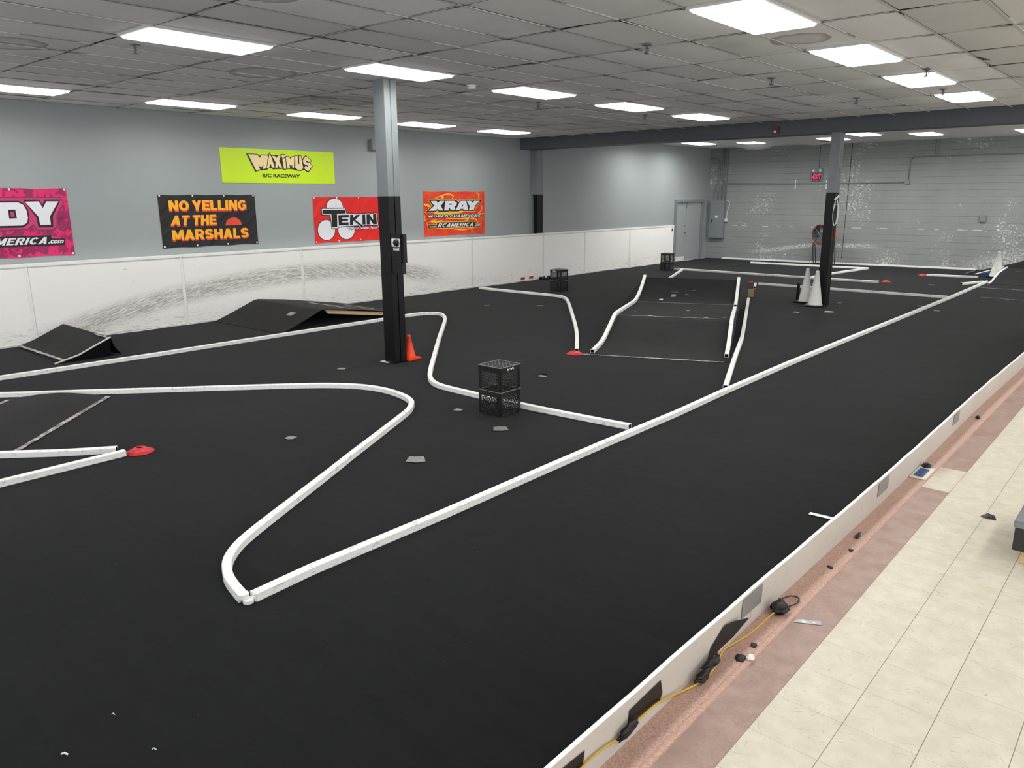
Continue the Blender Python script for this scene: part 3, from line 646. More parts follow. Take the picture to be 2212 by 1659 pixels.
# lime sign
t = thing('lime_sign', 'lime green raceway sign high on the left wall', 'sign', (WX, 8.78, 2.59), 'banners on the left wall')
bm = BM(); box(bm, W1+.001, WX+.003, 7.505*KW, 10.065*KW, 2.597, 3.250); ob('sign_board', bm, flat('lime_board', (198, 232, 10), .4, var=.02), t)
SIL = [(8.04, 3.144), (8.286, 3.141), (8.334, 3.11), (8.36, 3.132), (8.518, 3.135), (8.551, 3.188), (8.584, 3.13), (8.777, 3.132), (8.805, 3.16), (8.896, 3.159), (8.898, 3.121), (8.99, 3.12), (9.014, 3.097), (9.049, 3.122), (9.11, 3.128), (9.106, 3.143), (9.274, 3.146), (9.295, 3.081), (9.379, 3.158), (9.521, 3.046), (9.477, 3.003), (9.537, 2.938), (9.411, 2.808), (9.311, 2.868), (9.261, 2.842), (9.145, 2.843), (9.085, 2.863), (8.984, 2.874), (8.904, 2.872), (8.9, 2.855), (8.824, 2.858), (8.818, 2.872), (8.59, 2.859), (8.578, 2.877), (8.487, 2.875), (8.482, 2.851), (8.319, 2.833), (8.207, 2.803)]
part('logo_outline', t, M['txt_black'], [SIL], 1)
LET = [[(8.084, 3.128), (8.278, 3.127), (8.329, 3.066), (8.362, 3.118), (8.512, 3.116), (8.453, 2.874), (8.373, 2.858), (8.398, 2.95), (8.344, 2.889), (8.287, 2.929), (8.313, 2.849), (8.23, 2.827)],
       [(8.521, 3.066), (8.551, 3.16), (8.581, 3.092), (8.64, 2.896), (8.575, 2.891), (8.564, 2.954), (8.544, 2.96), (8.519, 2.89), (8.466, 2.879)],
       [(8.595, 3.114), (8.662, 3.113), (8.701, 3.078), (8.733, 3.121), (8.797, 3.126), (8.75, 3.025), (8.813, 2.9), (8.748, 2.89), (8.717, 2.964), (8.699, 2.891), (8.655, 2.888), (8.669, 2.999)],
       [(8.813, 3.145), (8.885, 3.148), (8.888, 3.102), (8.826, 3.078)], [(8.828, 3.066), (8.899, 3.09), (8.897, 2.874), (8.847, 2.875)],
       [(8.913, 3.109), (8.987, 3.108), (9.012, 3.067), (9.048, 3.11), (9.105, 3.115), (9.08, 2.891), (9.038, 2.912), (9.047, 2.967), (9.015, 2.929), (8.978, 2.971), (8.988, 2.892), (8.921, 2.899)],
       [(9.125, 3.132), (9.189, 3.134), (9.186, 2.977), (9.213, 2.977), (9.222, 3.132), (9.264, 3.134), (9.286, 2.986), (9.298, 2.893), (9.247, 2.861), (9.159, 2.865), (9.112, 2.901)],
       [(9.300, 3.048), (9.378, 3.14), (9.503, 3.045), (9.467, 3.012), (9.397, 3.047), (9.362, 3.021), (9.457, 3.003), (9.518, 2.942), (9.41, 2.835), (9.319, 2.896), (9.362, 2.95), (9.403, 2.926), (9.423, 2.948), (9.314, 2.986)]]
part('logo_letters', t, M['txt_cream'], LET, 2)
text_on('sign_subtitle', 'R/C RACEWAY', [(8.361, 2.774), (9.217, 2.77), (9.207, 2.702), (8.354, 2.702)], on_wall, M['txt_black'], t, .035)
# red banner
t = banner('red_banner', 'red banner with black lettering and a white hat and wheels drawing', 9.478, 11.268, 1.362, 2.326, m_vinyl('red_cloth', (222, 34, 30)), 4)
DOME = [(9.809, 2.08), (9.821, 2.17), (9.857, 2.222), (9.924, 2.265), (10.022, 2.285), (10.118, 2.27), (10.187, 2.225), (10.221, 2.156), (10.239, 2.08)]
def ell(cy, cz, a, b): return [(cy+a*math.cos(i*math.pi/18), cz+b*math.sin(i*math.pi/18)) for i in range(36)]
E1, E2 = (9.774, 1.632, .230, .223), (10.293, 1.613, .230, .205)
for n_, p_, q_ in (('hat', grow(DOME, .012), DOME), ('wheel', ell(*E1), ell(E1[0], E1[1], E1[2]-.014, E1[3]-.013)), ('wheel', ell(*E2), ell(E2[0], E2[1], E2[2]-.014, E2[3]-.013))):
    h_ = part(n_, t, M['txt_white'], [q_], 1); part('outline', h_, M['txt_black'], [p_], 0)
WHT = [(9.684, 2.079), (10.286, 2.074), (10.311, 1.971), (10.495, 1.961), (10.549, 1.947), (10.93, 1.962), (10.964, 1.944), (11.136, 1.967), (11.171, 1.701), (10.781, 1.713), (10.752, 1.683), (10.638, 1.684), (10.622, 1.707), (10.076, 1.693), (10.051, 1.664), (9.921, 1.666), (9.894, 1.948), (9.691, 1.956)]
part('letter_border', t, M['txt_black'], [grow(WHT, .018)], 2); part('letter_backing', t, M['txt_white'], [WHT], 3)
part('letters', t, M['txt_black'], [[(9.697, 2.056), (10.276, 2.051), (10.295, 1.972), (10.063, 1.965), (10.052, 1.687), (9.922, 1.688), (9.917, 1.964), (9.704, 1.971)],
     [(10.094, 1.94), (10.373, 1.942), (10.372, 1.886), (10.189, 1.882), (10.191, 1.859), (10.34, 1.857), (10.344, 1.814), (10.188, 1.811), (10.191, 1.782), (10.355, 1.779), (10.354, 1.715), (10.094, 1.723)],
     [(10.408, 1.941), (10.494, 1.94), (10.489, 1.868), (10.575, 1.936), (10.678, 1.936), (10.541, 1.828), (10.772, 1.675), (10.689, 1.677), (10.485, 1.814), (10.472, 1.72), (10.387, 1.719)],
     [(10.74, 1.938), (10.817, 1.94), (10.817, 1.723), (10.733, 1.72)],
     [(10.855, 1.939), (10.936, 1.94), (11.034, 1.811), (11.038, 1.946), (11.128, 1.949), (11.133, 1.719), (11.036, 1.718), (10.937, 1.838), (10.936, 1.719), (10.849, 1.72)]], 4)
text_on('slogan', '"Smarter, Smaller, Faster"', [(10.321, 1.675), (11.188, 1.683), (11.176, 1.614), (10.339, 1.616)], lambda y, z, l: on_wall(y, z, l+3), M['txt_white'], t, .03, 0, .055, M['txt_black'])
# orange-red banner
t = banner('orange_banner', 'orange-red champions banner with yellow swirls, right of the near column', 12.575, 14.69, 1.375, 2.44, m_vinyl('orange_cloth', (226, 56, 34), (238, 84, 40), 1.8, .45, .7), 4, False)
XS = [(12.719, 2.251), (13.013, 2.25), (13.044, 2.224), (13.084, 2.247), (13.601, 2.244), (13.702, 2.212), (13.742, 2.174), (13.801, 2.243), (14.196, 2.24), (14.242, 2.206), (14.281, 2.24), (14.627, 2.238), (14.37, 2.076), (14.305, 1.957), (13.901, 1.962), (13.88, 1.979), (13.788, 1.978), (13.762, 1.959), (13.457, 1.96), (13.431, 1.979), (13.396, 1.956), (13.066, 1.959), (13.003, 1.993), (12.95, 1.959), (12.618, 1.952), (12.866, 2.108)]
STR = [(12.7, 1.641), (12.989, 1.641), (12.991, 1.702), (14.31, 1.69), (14.323, 1.636), (14.531, 1.632), (14.518, 1.561), (14.271, 1.559), (13.051, 1.569), (12.703, 1.567)]
bm = BM()
for s_, w_ in (([(12.911, 2.264), (13.093, 2.318), (13.225, 2.355), (13.424, 2.373), (13.557, 2.336), (13.555, 2.289), (13.487, 2.251)], .016), ([(13.225, 2.355), (13.21, 2.309), (13.169, 2.253)], .035), ([(14.378, 2.416), (14.463, 2.382), (14.483, 2.304), (14.46, 2.246)], .014),
               ([(14.53, 2.138), (14.587, 2.068), (14.57, 1.97), (14.452, 1.893), (14.672, 1.899)], .014), ([(12.576, 2.139), (12.701, 2.119), (12.788, 2.081)], .03), ([(12.578, 1.892), (12.613, 1.846), (12.585, 1.773), (12.787, 1.749), (12.942, 1.764), (13.1, 1.807)], .012),
               ([(12.671, 1.725), (12.681, 1.66), (12.731, 1.631)], .01), ([(12.9, 1.93), (13.342, 1.915), (13.9, 1.945)], .05), ([(13.3, 1.80), (13.812, 1.772), (14.162, 1.78), (14.376, 1.738), (14.432, 1.647)], .022), ([(12.6, 1.78), (12.9, 1.72), (13.2, 1.75)], .02), ([(13.6, 1.7), (14.0, 1.72), (14.3, 1.86)], .012), ([(13.4, 1.55), (13.9, 1.50), (14.4, 1.56)], .012)):
    ribbon(bm, s_, on_wall(0, 0, 0)[0], w_)
ob('swirls', bm, M['txt_yel'], t)
part('letter_glow', t, M['txt_yel'], [grow(XS, .02), grow(STR, .018)], 1); part('letter_outline', t, M['txt_black'], [XS, STR], 2)
part('letters', t, M['txt_white'], [[(12.806, 2.214), (12.988, 2.216), (13.042, 2.171), (13.105, 2.215), (13.262, 2.215), (13.134, 2.1), (13.212, 1.987), (13.068, 1.992), (13.011, 2.028), (12.944, 1.987), (12.727, 1.986), (12.917, 2.103)],
     [(13.288, 2.213), (13.6, 2.213), (13.687, 2.165), (13.664, 2.099), (13.591, 2.073), (13.628, 2.023), (13.613, 1.987), (13.478, 1.99), (13.42, 2.055), (13.391, 1.987), (13.245, 1.987)],
     [(13.8, 2.21), (14.012, 2.21), (14.083, 1.983), (13.922, 1.985), (13.905, 2.014), (13.805, 2.016), (13.78, 1.988), (13.64, 1.987)],
     [(14.033, 2.208), (14.188, 2.209), (14.239, 2.162), (14.302, 2.208), (14.514, 2.206), (14.327, 2.081), (14.289, 1.984), (14.111, 1.985), (14.135, 2.079)]], 3,
     {1: [[(13.43, 2.148), (13.494, 2.153), (13.512, 2.134), (13.482, 2.116), (13.431, 2.116)]], 2: [[(13.896, 2.13), (13.904, 2.072), (13.851, 2.07)]]})
L3 = lambda y, z, l: on_wall(y, z, l+1)
block_text('tagline', 'WORLD CHAMPIONS', [(12.691, 1.881), (14.561, 1.872), (14.545, 1.805), (12.695, 1.824)], L3, M['txt_white'], t, .2, .14, .16, M['txt_black'])
block_text('web_address', 'RCAMERICA', [(13.027, 1.68), (14.3, 1.671), (14.272, 1.575), (13.0, 1.583)], L3, M['txt_white'], t, .2, .12)
text_on('web_prefix', 'www.', [(12.737, 1.619), (12.986, 1.621), (12.974, 1.584), (12.729, 1.584)], L3, M['txt_white'], t, .03, .2)
text_on('web_suffix', '.com', [(14.319, 1.621), (14.512, 1.623), (14.496, 1.576), (14.3, 1.574)], L3, M['txt_white'], t, .03, .2)
t = thing('wall_speaker', 'small grey speaker box on the left wall beside the near column', 'speaker', (W, 11.17, 3.32))
bm = BM(); box(bm, W1+.002, W1+.14, 11.16, 11.38, 3.335, 3.565); bevel(bm, .012); ob('speaker_case', bm, M['greypaint'], t)
bm = BM(); box(bm, W1+.14, W1+.146, 11.18, 11.36, 3.355, 3.545); ob('speaker_grille', bm, M['steel'], t)
bm = BM(); box(bm, W+.036, W+.045, 24.27, 24.31, 1.10, 1.19); tag(ob('door_latch', bm, M['black']), 'small black latch on the end of the white panel by the door', 'latch')

# ------------------------------------------------------------------ columns
def column(label, x0, x1, y0, y1, ztop, zp=2.32, flange=None, groove=True):
    t = thing('support_column', label, 'column', ((x0+x1)/2, (y0+y1)/2, 0))
    for n_, z0, z1, m in (('lower_shaft', .002, zp, M['blackpaint']), ('upper_shaft', zp, ztop, M['greypaint'])):
        bm = BM(); box(bm, x0, x1, y0, y1, z0, z1); ob(n_, bm, m, t)
        if groove:   # flange plates that leave a narrow recess down the right face
            ym = (y0+y1)/2; bm = BM(); box(bm, x1, x1+.012, y0, ym-.012, z0, z1); box(bm, x1, x1+.012, ym+.006, y1, z0, z1); ob('flange_plate', bm, m, t)
    if flange:
        bm = BM(); box(bm, *flange, 0, .006); ob('base_plate', bm, M['kick'], t)
    return t
column('near support column, black below and grey above', -8.50, -8.285, 6.82, 7.03, ZC-.002, 2.32, (-8.56, -8.40, 6.775, 6.90))
column('far support column under the dark beam, with cable coil', -5.925, -5.745, 16.58, 16.80, 3.546, 2.354, None, True)
# control box on the near column
t = thing('control_box', 'black box with a round dial fixed to the near column', 'control box', (-8.15, 6.9, 1.283))
bm = BM(); box(bm, -8.266, -8.05, 6.82, 6.92, 1.43, 1.82); bevel(bm, .006); ob('main_cabinet', bm, M['black'], t)
bm = BM(); box(bm, -8.05, -8.02, 6.83, 6.90, 1.433, 1.815); bevel(bm, .006); ob('side_cabinet', bm, M['black'], t)
bm = BM(); box(bm, -8.262, -8.055, 6.825, 6.90, 1.283, 1.43); bevel(bm, .006); ob('lower_cabinet', bm, M['black'], t)
bm = BM(); box(bm, -8.240, -8.062, 6.808, 6.82, 1.648, 1.760); bevel(bm, .006, 2); dp = ob('dial_plate', bm, M['white'], t)
dm = Matrix.Translation((-8.118, 6.808, 1.706)) @ Matrix.Rotation(math.pi/2, 4, 'X')
bm = BM(); lathe(bm, [(0, 0), (.042, 0), (.042, .03), (.034, .045), (0, .047)], 24, mat=dm); ob('dial', bm, M['black'], dp)
bm = BM(); lathe(bm, [(.042, 0), (.052, 0), (.052, .012), (.042, .014)], 24, mat=dm); ob('dial_ring', bm, M['steel'], dp)
bm = BM(); box(bm, -8.205, -8.09, 6.812, 6.82, 1.600, 1.638); lab = ob('name_plate', bm, M['paper'], t)
bm = BM(); box(bm, -8.18, -8.115, 6.810, 6.812, 1.622, 1.629); ob('plate_print', bm, M['txt_black'], lab)
# coil of white cable on the far column
bm = BM(); c0 = Vector((-5.70, 16.565, 1.95))
for k in range(3):
    pts = [(c0.x+(.045+.006*k)*math.sin(a*math.pi/12)+.008*k, 16.572-.009*k-.004*math.cos(a), c0.z+(.27-.03*k)*math.cos(a*math.pi/12)-.02*k) for a in range(25)]
    tube(bm, pts, .006, 6)
tag(ob('cable_coil', bm, M['white'], smooth=True), 'white cable coil hanging on the far column', 'cable')
bm = BM(); box(bm, -.06, .06, -.012, .012, -.018, .018, mat=Matrix.Translation((-5.69, 16.56, 2.25)) @ Matrix.Rotation(-.8, 4, 'Y')); tag(ob('cable_plug', bm, M['white']), 'white plug end above the cable coil on the far column', 'plug')

# ------------------------------------------------------------------ cones and marker discs
def cone(name, label, x, y, h, rb, rt, base, m, mb, rot=0, group=None):
    t = thing(name, label, 'traffic cone', (x, y, 0), group)
    R_ = Matrix.Translation((x, y, 0)) @ Matrix.Rotation(rot, 4, 'Z')
    bm = BM(); box(bm, -base, base, -base, base, .002, .03, mat=R_); bevel(bm, .012, 2); ob('cone_base', bm, mb, t)
    bm = BM(); lathe(bm, [(rb+.015, .03), (rb, .045), (rt+.004, h-.04), (rt+.006, h-.035), (rt, h-.004), (rt-.006, h), (rt-.012, h), (rt-.012, h-.02), (0, h-.03)], 32, (x, y, 0)); ob('cone_body', bm, m, t, True)
    return t
cone('traffic_cone', 'small orange traffic cone tucked behind the near column', -8.36, 7.16, .36, .09, .025, .13, M['orange'], M['orange'], .1)
cone('traffic_cone', 'front one of the two white cones by the far column', -5.89, 16.40, .75, .145, .032, .205, M['white2'], M['black'], .25, 'white traffic cones')
cone('traffic_cone', 'rear one of the two white cones by the far column, partly hidden', -6.26, 16.83, .75, .14, .032, .19, M['white2'], M['black'], -.2, 'white traffic cones')
cone('traffic_cone', 'lone white cone at far right beside the corner ramp', -4.10, 25.40, .74, .17, .03, .2, M['white2'], M['black'], .5, 'white traffic cones')
bm = BM(); box(bm, -6.56, -6.50, 17.06, 17.1, .002, .38); tag(ob('dark_post', bm, M['black']), 'short black post standing just behind the two white cones', 'post')
def disc(x, y, label, r=.125):
    bm = BM(); lathe(bm, [(r, .001), (r, .006), (.045, .047), (.03, .047), (.03, .042), (r-.012, .002)], 28, (x, y, 0))
    tag(ob('marker_disc', bm, M['red'], smooth=True), label, 'marker disc', 'red marker discs')
disc(-7.10, 2.745, 'red marker disc at the point of two rails at the left edge')
disc(-6.74, 9.02, 'red marker disc at the foot of the wavy ramp')
disc(-6.12, 22.2, 'red marker disc ending the long rail behind the far column')
disc(-5.84, 24.75, 'red marker disc at the rail left of the far right cone')
disc(-8.86, 19.75, 'red marker disc behind the short rail stub past the wavy ramp', .06)

# ------------------------------------------------------------------ track rails
J = .0015
lr = rail('long straight white rail running from the near corner to the far right', [[(-3.830, 2.012), (-3.859, 2.43), (-3.855, 3.548), (-3.878, 4.523)], [(-3.878, 4.527), (-3.9, 5.7), (-3.905, 7.048)], [(-3.905, 7.052), (-3.952, 8.4), (-3.985, 10.25), (-3.99, 12.2), (-3.985, 15.0)], [(-3.985, 15.004), (-3.985, 19.7), (-4.02, 23.7)]])
bm = BM(); lathe(bm, [(0, .001), (.030, .001), (.032, .004), (.032, .023), (.030, .026), (0, .026)], 24, (-3.832, 1.978, 0)); box(bm, -3.860, -3.803, 2.008, 2.0125, .003, .054); ob('end_tab', bm, M['white'], lr)
t = thing('track_rail', 'curved white rail sweeping from the left edge round a hairpin to the near corner', 'track rail', (-8.3, 4.9, 0))
R2a = [(-11.0, 1.94), (-10.463, 2.529), (-10.243, 2.759), (-9.991, 3.047), (-9.75, 3.311), (-9.388, 3.708), (-9.03, 4.10)]
R2b = [(-9.028, 4.102), (-8.738, 4.43), (-8.298, 4.905), (-7.911, 5.30), (-7.607, 5.52), (-7.353, 5.63), (-7.041, 5.67), (-6.691, 5.62), (-6.45, 5.52), (-6.30, 5.39), (-6.167, 5.222), (-6.021, 4.968), (-5.707, 4.40), (-5.46, 3.95), (-5.25, 3.58), (-4.984, 3.10), (-4.775, 2.722), (-4.62, 2.45), (-4.52, 2.30), (-4.42, 2.19), (-4.33, 2.118), (-4.224, 2.06), (-4.123, 2.02), (-4.0, 1.99), (-3.868, 1.966)]
ob('rail_section', rail_bm(R2a, 3), [M['rail'], M['gridd']], t); ob('rail_section', rail_bm(R2b, 4), [M['rail'], M['gridd']], t)
bm = BM(); lathe(bm, [(0, .028), (.030, .028), (.032, .031), (.032, .054), (.030, .057), (0, .057)], 24, (-3.862, 1.966, 0)); box(bm, -3.871, -3.8665, 1.938, 1.994, .003, .055); ob('end_cap', bm, M['white'], t)
R3a = [(-11.49, 2.0), (-11.485, 2.808), (-11.464, 3.425), (-11.459, 4.25), (-11.445, 4.914)]
R3b = [(-11.445, 4.918), (-11.457, 5.588), (-11.465, 6.477), (-11.470, 7.854), (-11.46, 9.0), (-11.48, 9.605), (-11.47, 9.95), (-11.40, 10.22), (-11.26, 10.36), (-11.03, 10.33), (-10.612, 10.02), (-10.044, 9.44), (-9.234, 8.58), (-8.155, 7.461), (-7.501, 6.788), (-7.169, 6.475), (-6.934, 6.32), (-6.733, 6.255), (-6.499, 6.236), (-6.063, 6.228)]
R3c = [(-6.061, 6.228), (-5.399, 6.229), (-4.684, 6.271), (-4.016, 6.327)]
t = thing('track_rail', 'long white rail from the left edge, past the jumps, curling round to the near crates', 'track rail', (-11.45, 5, 0))
for p_ in (R3a, R3b, R3c): ob('rail_section', rail_bm(p_, 4), [M['rail'], M['gridd']], t)
rail('white rail bent from the left wall past the middle crates to a red disc', [[(-13.64, 14.128), (-12.881, 14.1), (-11.859, 14.122), (-11.1, 14.10), (-10.765, 13.96), (-10.303, 13.50), (-9.059, 12.019), (-7.802, 10.484), (-6.80, 9.15)]], 4)
rail('white rail along the right side of the wavy ramp', [[(-4.03, 8.47), (-4.635, 9.951), (-5.35, 11.74)], [(-5.352, 11.745), (-6.172, 13.631), (-7.40, 16.44)]])
rail('white rail crossing the floor behind the two white cones to the long rail', [[(-8.52, 19.50), (-5.4, 19.51), (-4.03, 19.54)]])
rail('short white rail stub open at its near end, past the wavy ramp', [[(-8.24, 18.62), (-8.58, 19.43)]])
rail('long white rail from the far crates to the red disc right of the far column', [[(-12.42, 21.88), (-10.143, 21.858), (-7.501, 21.79), (-6.20, 21.86)]])
rail('short angled white rail joining the long one beside the far crates', [[(-11.054, 19.224), (-12.08, 21.80)]])
rail('white rail lying along the foot of the far block wall', [[(-13.245, 26.84), (-9.848, 27.10), (-6.926, 27.32), (-5.0, 27.46)]])
rail('white rail just in front of the one along the far wall', [[(-11.55, 25.65), (-9.2, 25.70), (-7.66, 25.78)]])
rail('angled white rail running from the far rails down behind the far column', [[(-7.70, 25.68), (-7.989, 23.38), (-8.05, 21.95)]])
rail('short white rail left of the lone far right cone', [[(-5.72, 24.66), (-4.923, 24.80), (-4.45, 24.9)]])
rail('short white rail with holes near the end of the long rail', [[(-4.42, 22.72), (-4.09, 23.62)]])
rail('upper white rail of the pair meeting at the red disc at the left edge', [[(-8.6, 1.06), (-7.921, 1.835), (-7.555, 2.218), (-7.26, 2.60)]], 3)
rail('lower white rail of the pair meeting at the red disc at the left edge', [[(-7.085, 1.0), (-7.087, 1.608), (-7.096, 2.102), (-7.105, 2.61)]], 3)
bm = rail_bm([(-8.40, 18.2), (-8.85, 19.3)]); bm.free()
bm = BM(); box(bm, -.06, .06, -.05, .05, .002, .17, mat=Matrix.Translation((-7.60, 17.0, 0)) @ Matrix.Rotation(.4, 4, 'Z')); tag(ob('wood_block', bm, M['tan']), 'tan block standing at the far end of the rail beside the wavy ramp', 'block')

# ------------------------------------------------------------------ ramps
# wavy double ramp
RA = math.radians(113.831); RD = Vector((math.cos(RA), math.sin(RA), 0)); RT = Vector((RD.y, -RD.x, 0)); R0 = Vector((-6.56, 9.134, 0)); RWD = 2.015
prof = [(0, 0.004), (.4, .006), (.74, .018), (1.0, .05), (1.25, .11), (1.6, .2), (1.85, .268), (1.98, .29), (2.15, .294), (2.6, .284), (3.2, .266), (3.9, .245), (4.29, .25), (4.7, .32), (5.1, .44), (5.4, .565), (5.515, .61)]
pp = [p for p in catmull([(s, 0, z) for s, z in prof], 4)]
def rp(s, w_, z): return R0+RD*s+RT*w_+Vector((0, 0, z))
t = thing('wavy_ramp', 'large black double-hump ramp with white side rails, right of centre', 'ramp', R0)
bm = BM(); K = []
for p in pp: K.append([bm.verts.new(rp(p.x, RWD*i/8, p.z+.003*math.sin(i*1.9+p.x*3))) for i in range(9)])
for a, b in zip(K, K[1:]):
    for i in range(8): bm.faces.new((a[i], a[i+1], b[i+1], b[i]))
lowr = [[bm.verts.new(v_.co-Vector((0, 0, min(.02, v_.co.z)))) for v_ in r_] for r_ in K]
for a, b in zip(lowr, lowr[1:]):
    for i in range(8): bm.faces.new((a[i], b[i], b[i+1], a[i+1]))
for q in range(len(K)-1):
    for i in (0, 8): bm.faces.new((K[q][i], K[q+1][i], lowr[q+1][i], lowr[q][i]))
for i in range(8): bm.faces.new((K[-1][i], K[-1][i+1], lowr[-1][i+1], lowr[-1][i])); bm.faces.new((K[0][i], K[0][i+1], lowr[0][i+1], lowr[0][i]))
ob('ramp_deck', bm, M['deck'], t, True)
def side_panel(w0, w1, s_from, flare=0.0):
    bm = BM(); q = [p for p in pp if p.x >= s_from]; cols = []
    for p in q:
        z = max(.004, p.z-.025); cols.append([bm.verts.new(rp(p.x, w0+flare*z, .002)), bm.verts.new(rp(p.x, w1+flare*z, .002)), bm.verts.new(rp(p.x, w0, z)), bm.verts.new(rp(p.x, w1, z))])
    for a, b in zip(cols, cols[1:]):
        bm.faces.new((a[0], b[0], b[2], a[2])); bm.faces.new((a[1], a[3], b[3], b[1])); bm.faces.new((a[2], b[2], b[3], a[3]))
    for a in (cols[0], cols[-1]): bm.faces.new((a[0], a[1], a[3], a[2]))
    return bm
ob('side_skirt', side_panel(-.012, -.002, .6, -.75), M['deck'], t); ob('side_board', side_panel(RWD-.10, RWD-.08, .8), M['cover'], t)
bm = BM(); box(bm, 0, RWD, -.02, 0, .003, .585, mat=Matrix.Translation(rp(5.505, 0, 0)) @ Matrix.Rotation(math.atan2(RT.y, RT.x), 4, 'Z')); ob('back_board', bm, M['deck'], t)
for k, s_ in enumerate((1.4, 2.2, 3.1, 4.0, 4.8)):
    zz = [p.z for p in pp if p.x >= s_][0]; bm = BM(); box(bm, s_-.02, s_+.02, -.04, 0, .003, zz-.03, mat=Matrix.Translation(rp(0, RWD-.03, 0)) @ Matrix.Rotation(RA, 4, 'Z')); ob('support_post', bm, M['greydark'], t)
def rrail(w_, s0, s1): return [tuple(rp(p.x, w_, p.z+.003)) for p in pp if s0 <= p.x <= s1]
ob('side_rail', rail_bm(rrail(.035, .05, 5.5)), [M['rail'], M['gridd']], t); ob('side_rail', rail_bm(rrail(RWD-.035, .28, 3.72)), [M['rail'], M['gridd']], t); ob('side_rail', rail_bm(rrail(RWD-.04, 3.75, 5.5)), [M['rail'], M['gridd']], t)
def strip(name, a, b, wd, m, parent=None, z=None, seg=1):
    a, b = Vector(a), Vector(b); d_ = (b-a).normalized(); n_ = Vector((-d_.y, d_.x, 0))*wd/2; bm = BM(); prev = None
    for i in range(seg+1):
        p = a+(b-a)*i/seg; j = random.uniform(.8, 1.1); q = (bm.verts.new(p+n_*j), bm.verts.new(p-n_*j))
        if prev: bm.faces.new((prev[0], prev[1], q[1], q[0]))
        prev = q
    return ob(name, bm, m, parent)
zs = lambda s_: min(pp, key=lambda p: abs(p.x-s_)).z
strip('front_tape', rp(-.03, -.08, .006), rp(-.03, RWD-.05, .006), .07, M['gtape'], t, seg=14)
strip('seam_tape', rp(2.06, .1, zs(2.06)+.006), rp(2.06, RWD-.1, zs(2.06)+.006), .035, M['gtape'], t, seg=14); strip('seam_tape', rp(4.22, .1, zs(4.22)+.006), rp(4.22, RWD-.1, zs(4.22)+.006), .03, M['tape'], t, seg=14)
for s_, w_, r_ in ((2.10, .62, .05), (2.15, 1.55, .05), (2.25, 1.85, .04), (4.45, .52, .05), (4.78, 1.00, .05), (4.70, .74, .06), (2.62, .28, .015), (3.05, 1.18, .035), (5.0, 1.12, .04)):
    z0_, z1_ = zs(s_-r_), zs(s_+r_); bm = BM(); quad(bm, rp(s_-r_, w_-r_*.8, z0_+.007), rp(s_-r_, w_+r_*.7, z0_+.007), rp(s_+r_, w_+r_*.8, z1_+.007), rp(s_+r_*.9, w_-r_*.7, z1_+.007))
    ob('tape_patch', bm, M['gtape'] if (w_ > .9 and s_ < 4.75) or w_ < .6 else M['tape'], t)
bm = text_bm('FREE', .01)
for v_ in bm.verts: v_.co = rp(4.86+v_.co.y*.085, .66+v_.co.x*.075, zs(4.86+v_.co.y*.085)+.008)
ob('chalk_writing', bm, M['tape'], t)
# near jump by the wall
def wedge(bm, x0, x1, prof_, zoff=0.):
    cols = [[bm.verts.new((x, y, z+zoff)) for x in (x0, x1)] for y, z in prof_]
    for a, b in zip(cols, cols[1:]): bm.faces.new((a[0], a[1], b[1], b[0]))
    return cols
t = thing('jump_ramp', 'black kicker jump by the left wall at the left edge', 'ramp', (-13, 3.9, 0))
bm = BM(); P_ = [(3.70, .004), (3.95, .08), (4.2, .19), (4.42, .285)]; c1 = wedge(bm, W+.04, -12.0, P_); c2 = wedge(bm, W+.04, -12.0, P_, -.018)
for q in range(3):
    for i in (0, 1): bm.faces.new((c1[q][i], c1[q+1][i], c2[q+1][i], c2[q][i]))
bm.faces.new((c1[3][0], c1[3][1], c2[3][1], c2[3][0])); ob('ramp_deck', bm, M['deck'], t)
bm = BM(); vs = [bm.verts.new(p) for p in ((-12.012, 3.78, .004), (-12.012, 4.41, .004), (-12.012, 4.41, .262), (-12.012, 4.2, .168), (-12.012, 3.95, .06))]; bm.faces.new(vs); ob('side_board', bm, M['cloth'], t)
bm = BM(); tube(bm, [(-11.985, 3.62, .010), (-11.985, 3.95, .088), (-11.985, 4.2, .198), (-11.985, 4.42, .29)], .012, 6); ob('edge_trim', bm, M['white2'], t)
bm = BM(); cols = []
for k in range(13):
    x = W+.05+(-12.0-W-.05)*k/12; cols.append([bm.verts.new((x, 4.425+.03*math.sin(k*1.7)*f_+.10*f_*f_, .28*(1-f_)+.004)) for f_ in (0, .35, .7, 1)])
for a, b in zip(cols, cols[1:]):
    for i in range(3): bm.faces.new((a[i], b[i], b[i+1], a[i+1]))
ob('drop_cloth', bm, M['cloth'], t, True)
strip('foot_tape', (W+.1, 3.75, .024), (-12.08, 3.775, .032), .10, M['gtape'], t, seg=10); strip('lip_tape', (-12.55, 4.40, .281), (-12.03, 4.40, .281), .055, M['gtape'], t, seg=5)
# landing ramp
t = thing('landing_ramp', 'black landing ramp by the left wall with a bare timber edge behind the near column', 'ramp', (-12.8, 8.5, 0))
bm = BM(); P_ = [(7.08, .004), (7.35, .10), (7.93, .325), (8.02, .335), (8.6, .27), (9.9, .065), (10.22, .006)]; c1 = wedge(bm, W+.04, -11.66, P_); c2 = wedge(bm, W+.04, -11.66, P_, -.006)
for q in range(6):
    for i in (0, 1): bm.faces.new((c1[q][i], c1[q+1][i], c2[q+1][i], c2[q][i]))
ob('ramp_deck', bm, M['deck'], t)
bm = BM(); vs = [bm.verts.new(p) for p in ((-11.71, 8.06, .325-.012), (-11.71, 9.55, .105), (-11.71, 9.60, .03), (-11.71, 8.12, .24)) ]; vs2 = [bm.verts.new(v_.co+Vector((-.038, 0, 0))) for v_ in vs]
bm.faces.new(vs); bm.faces.new(vs2)
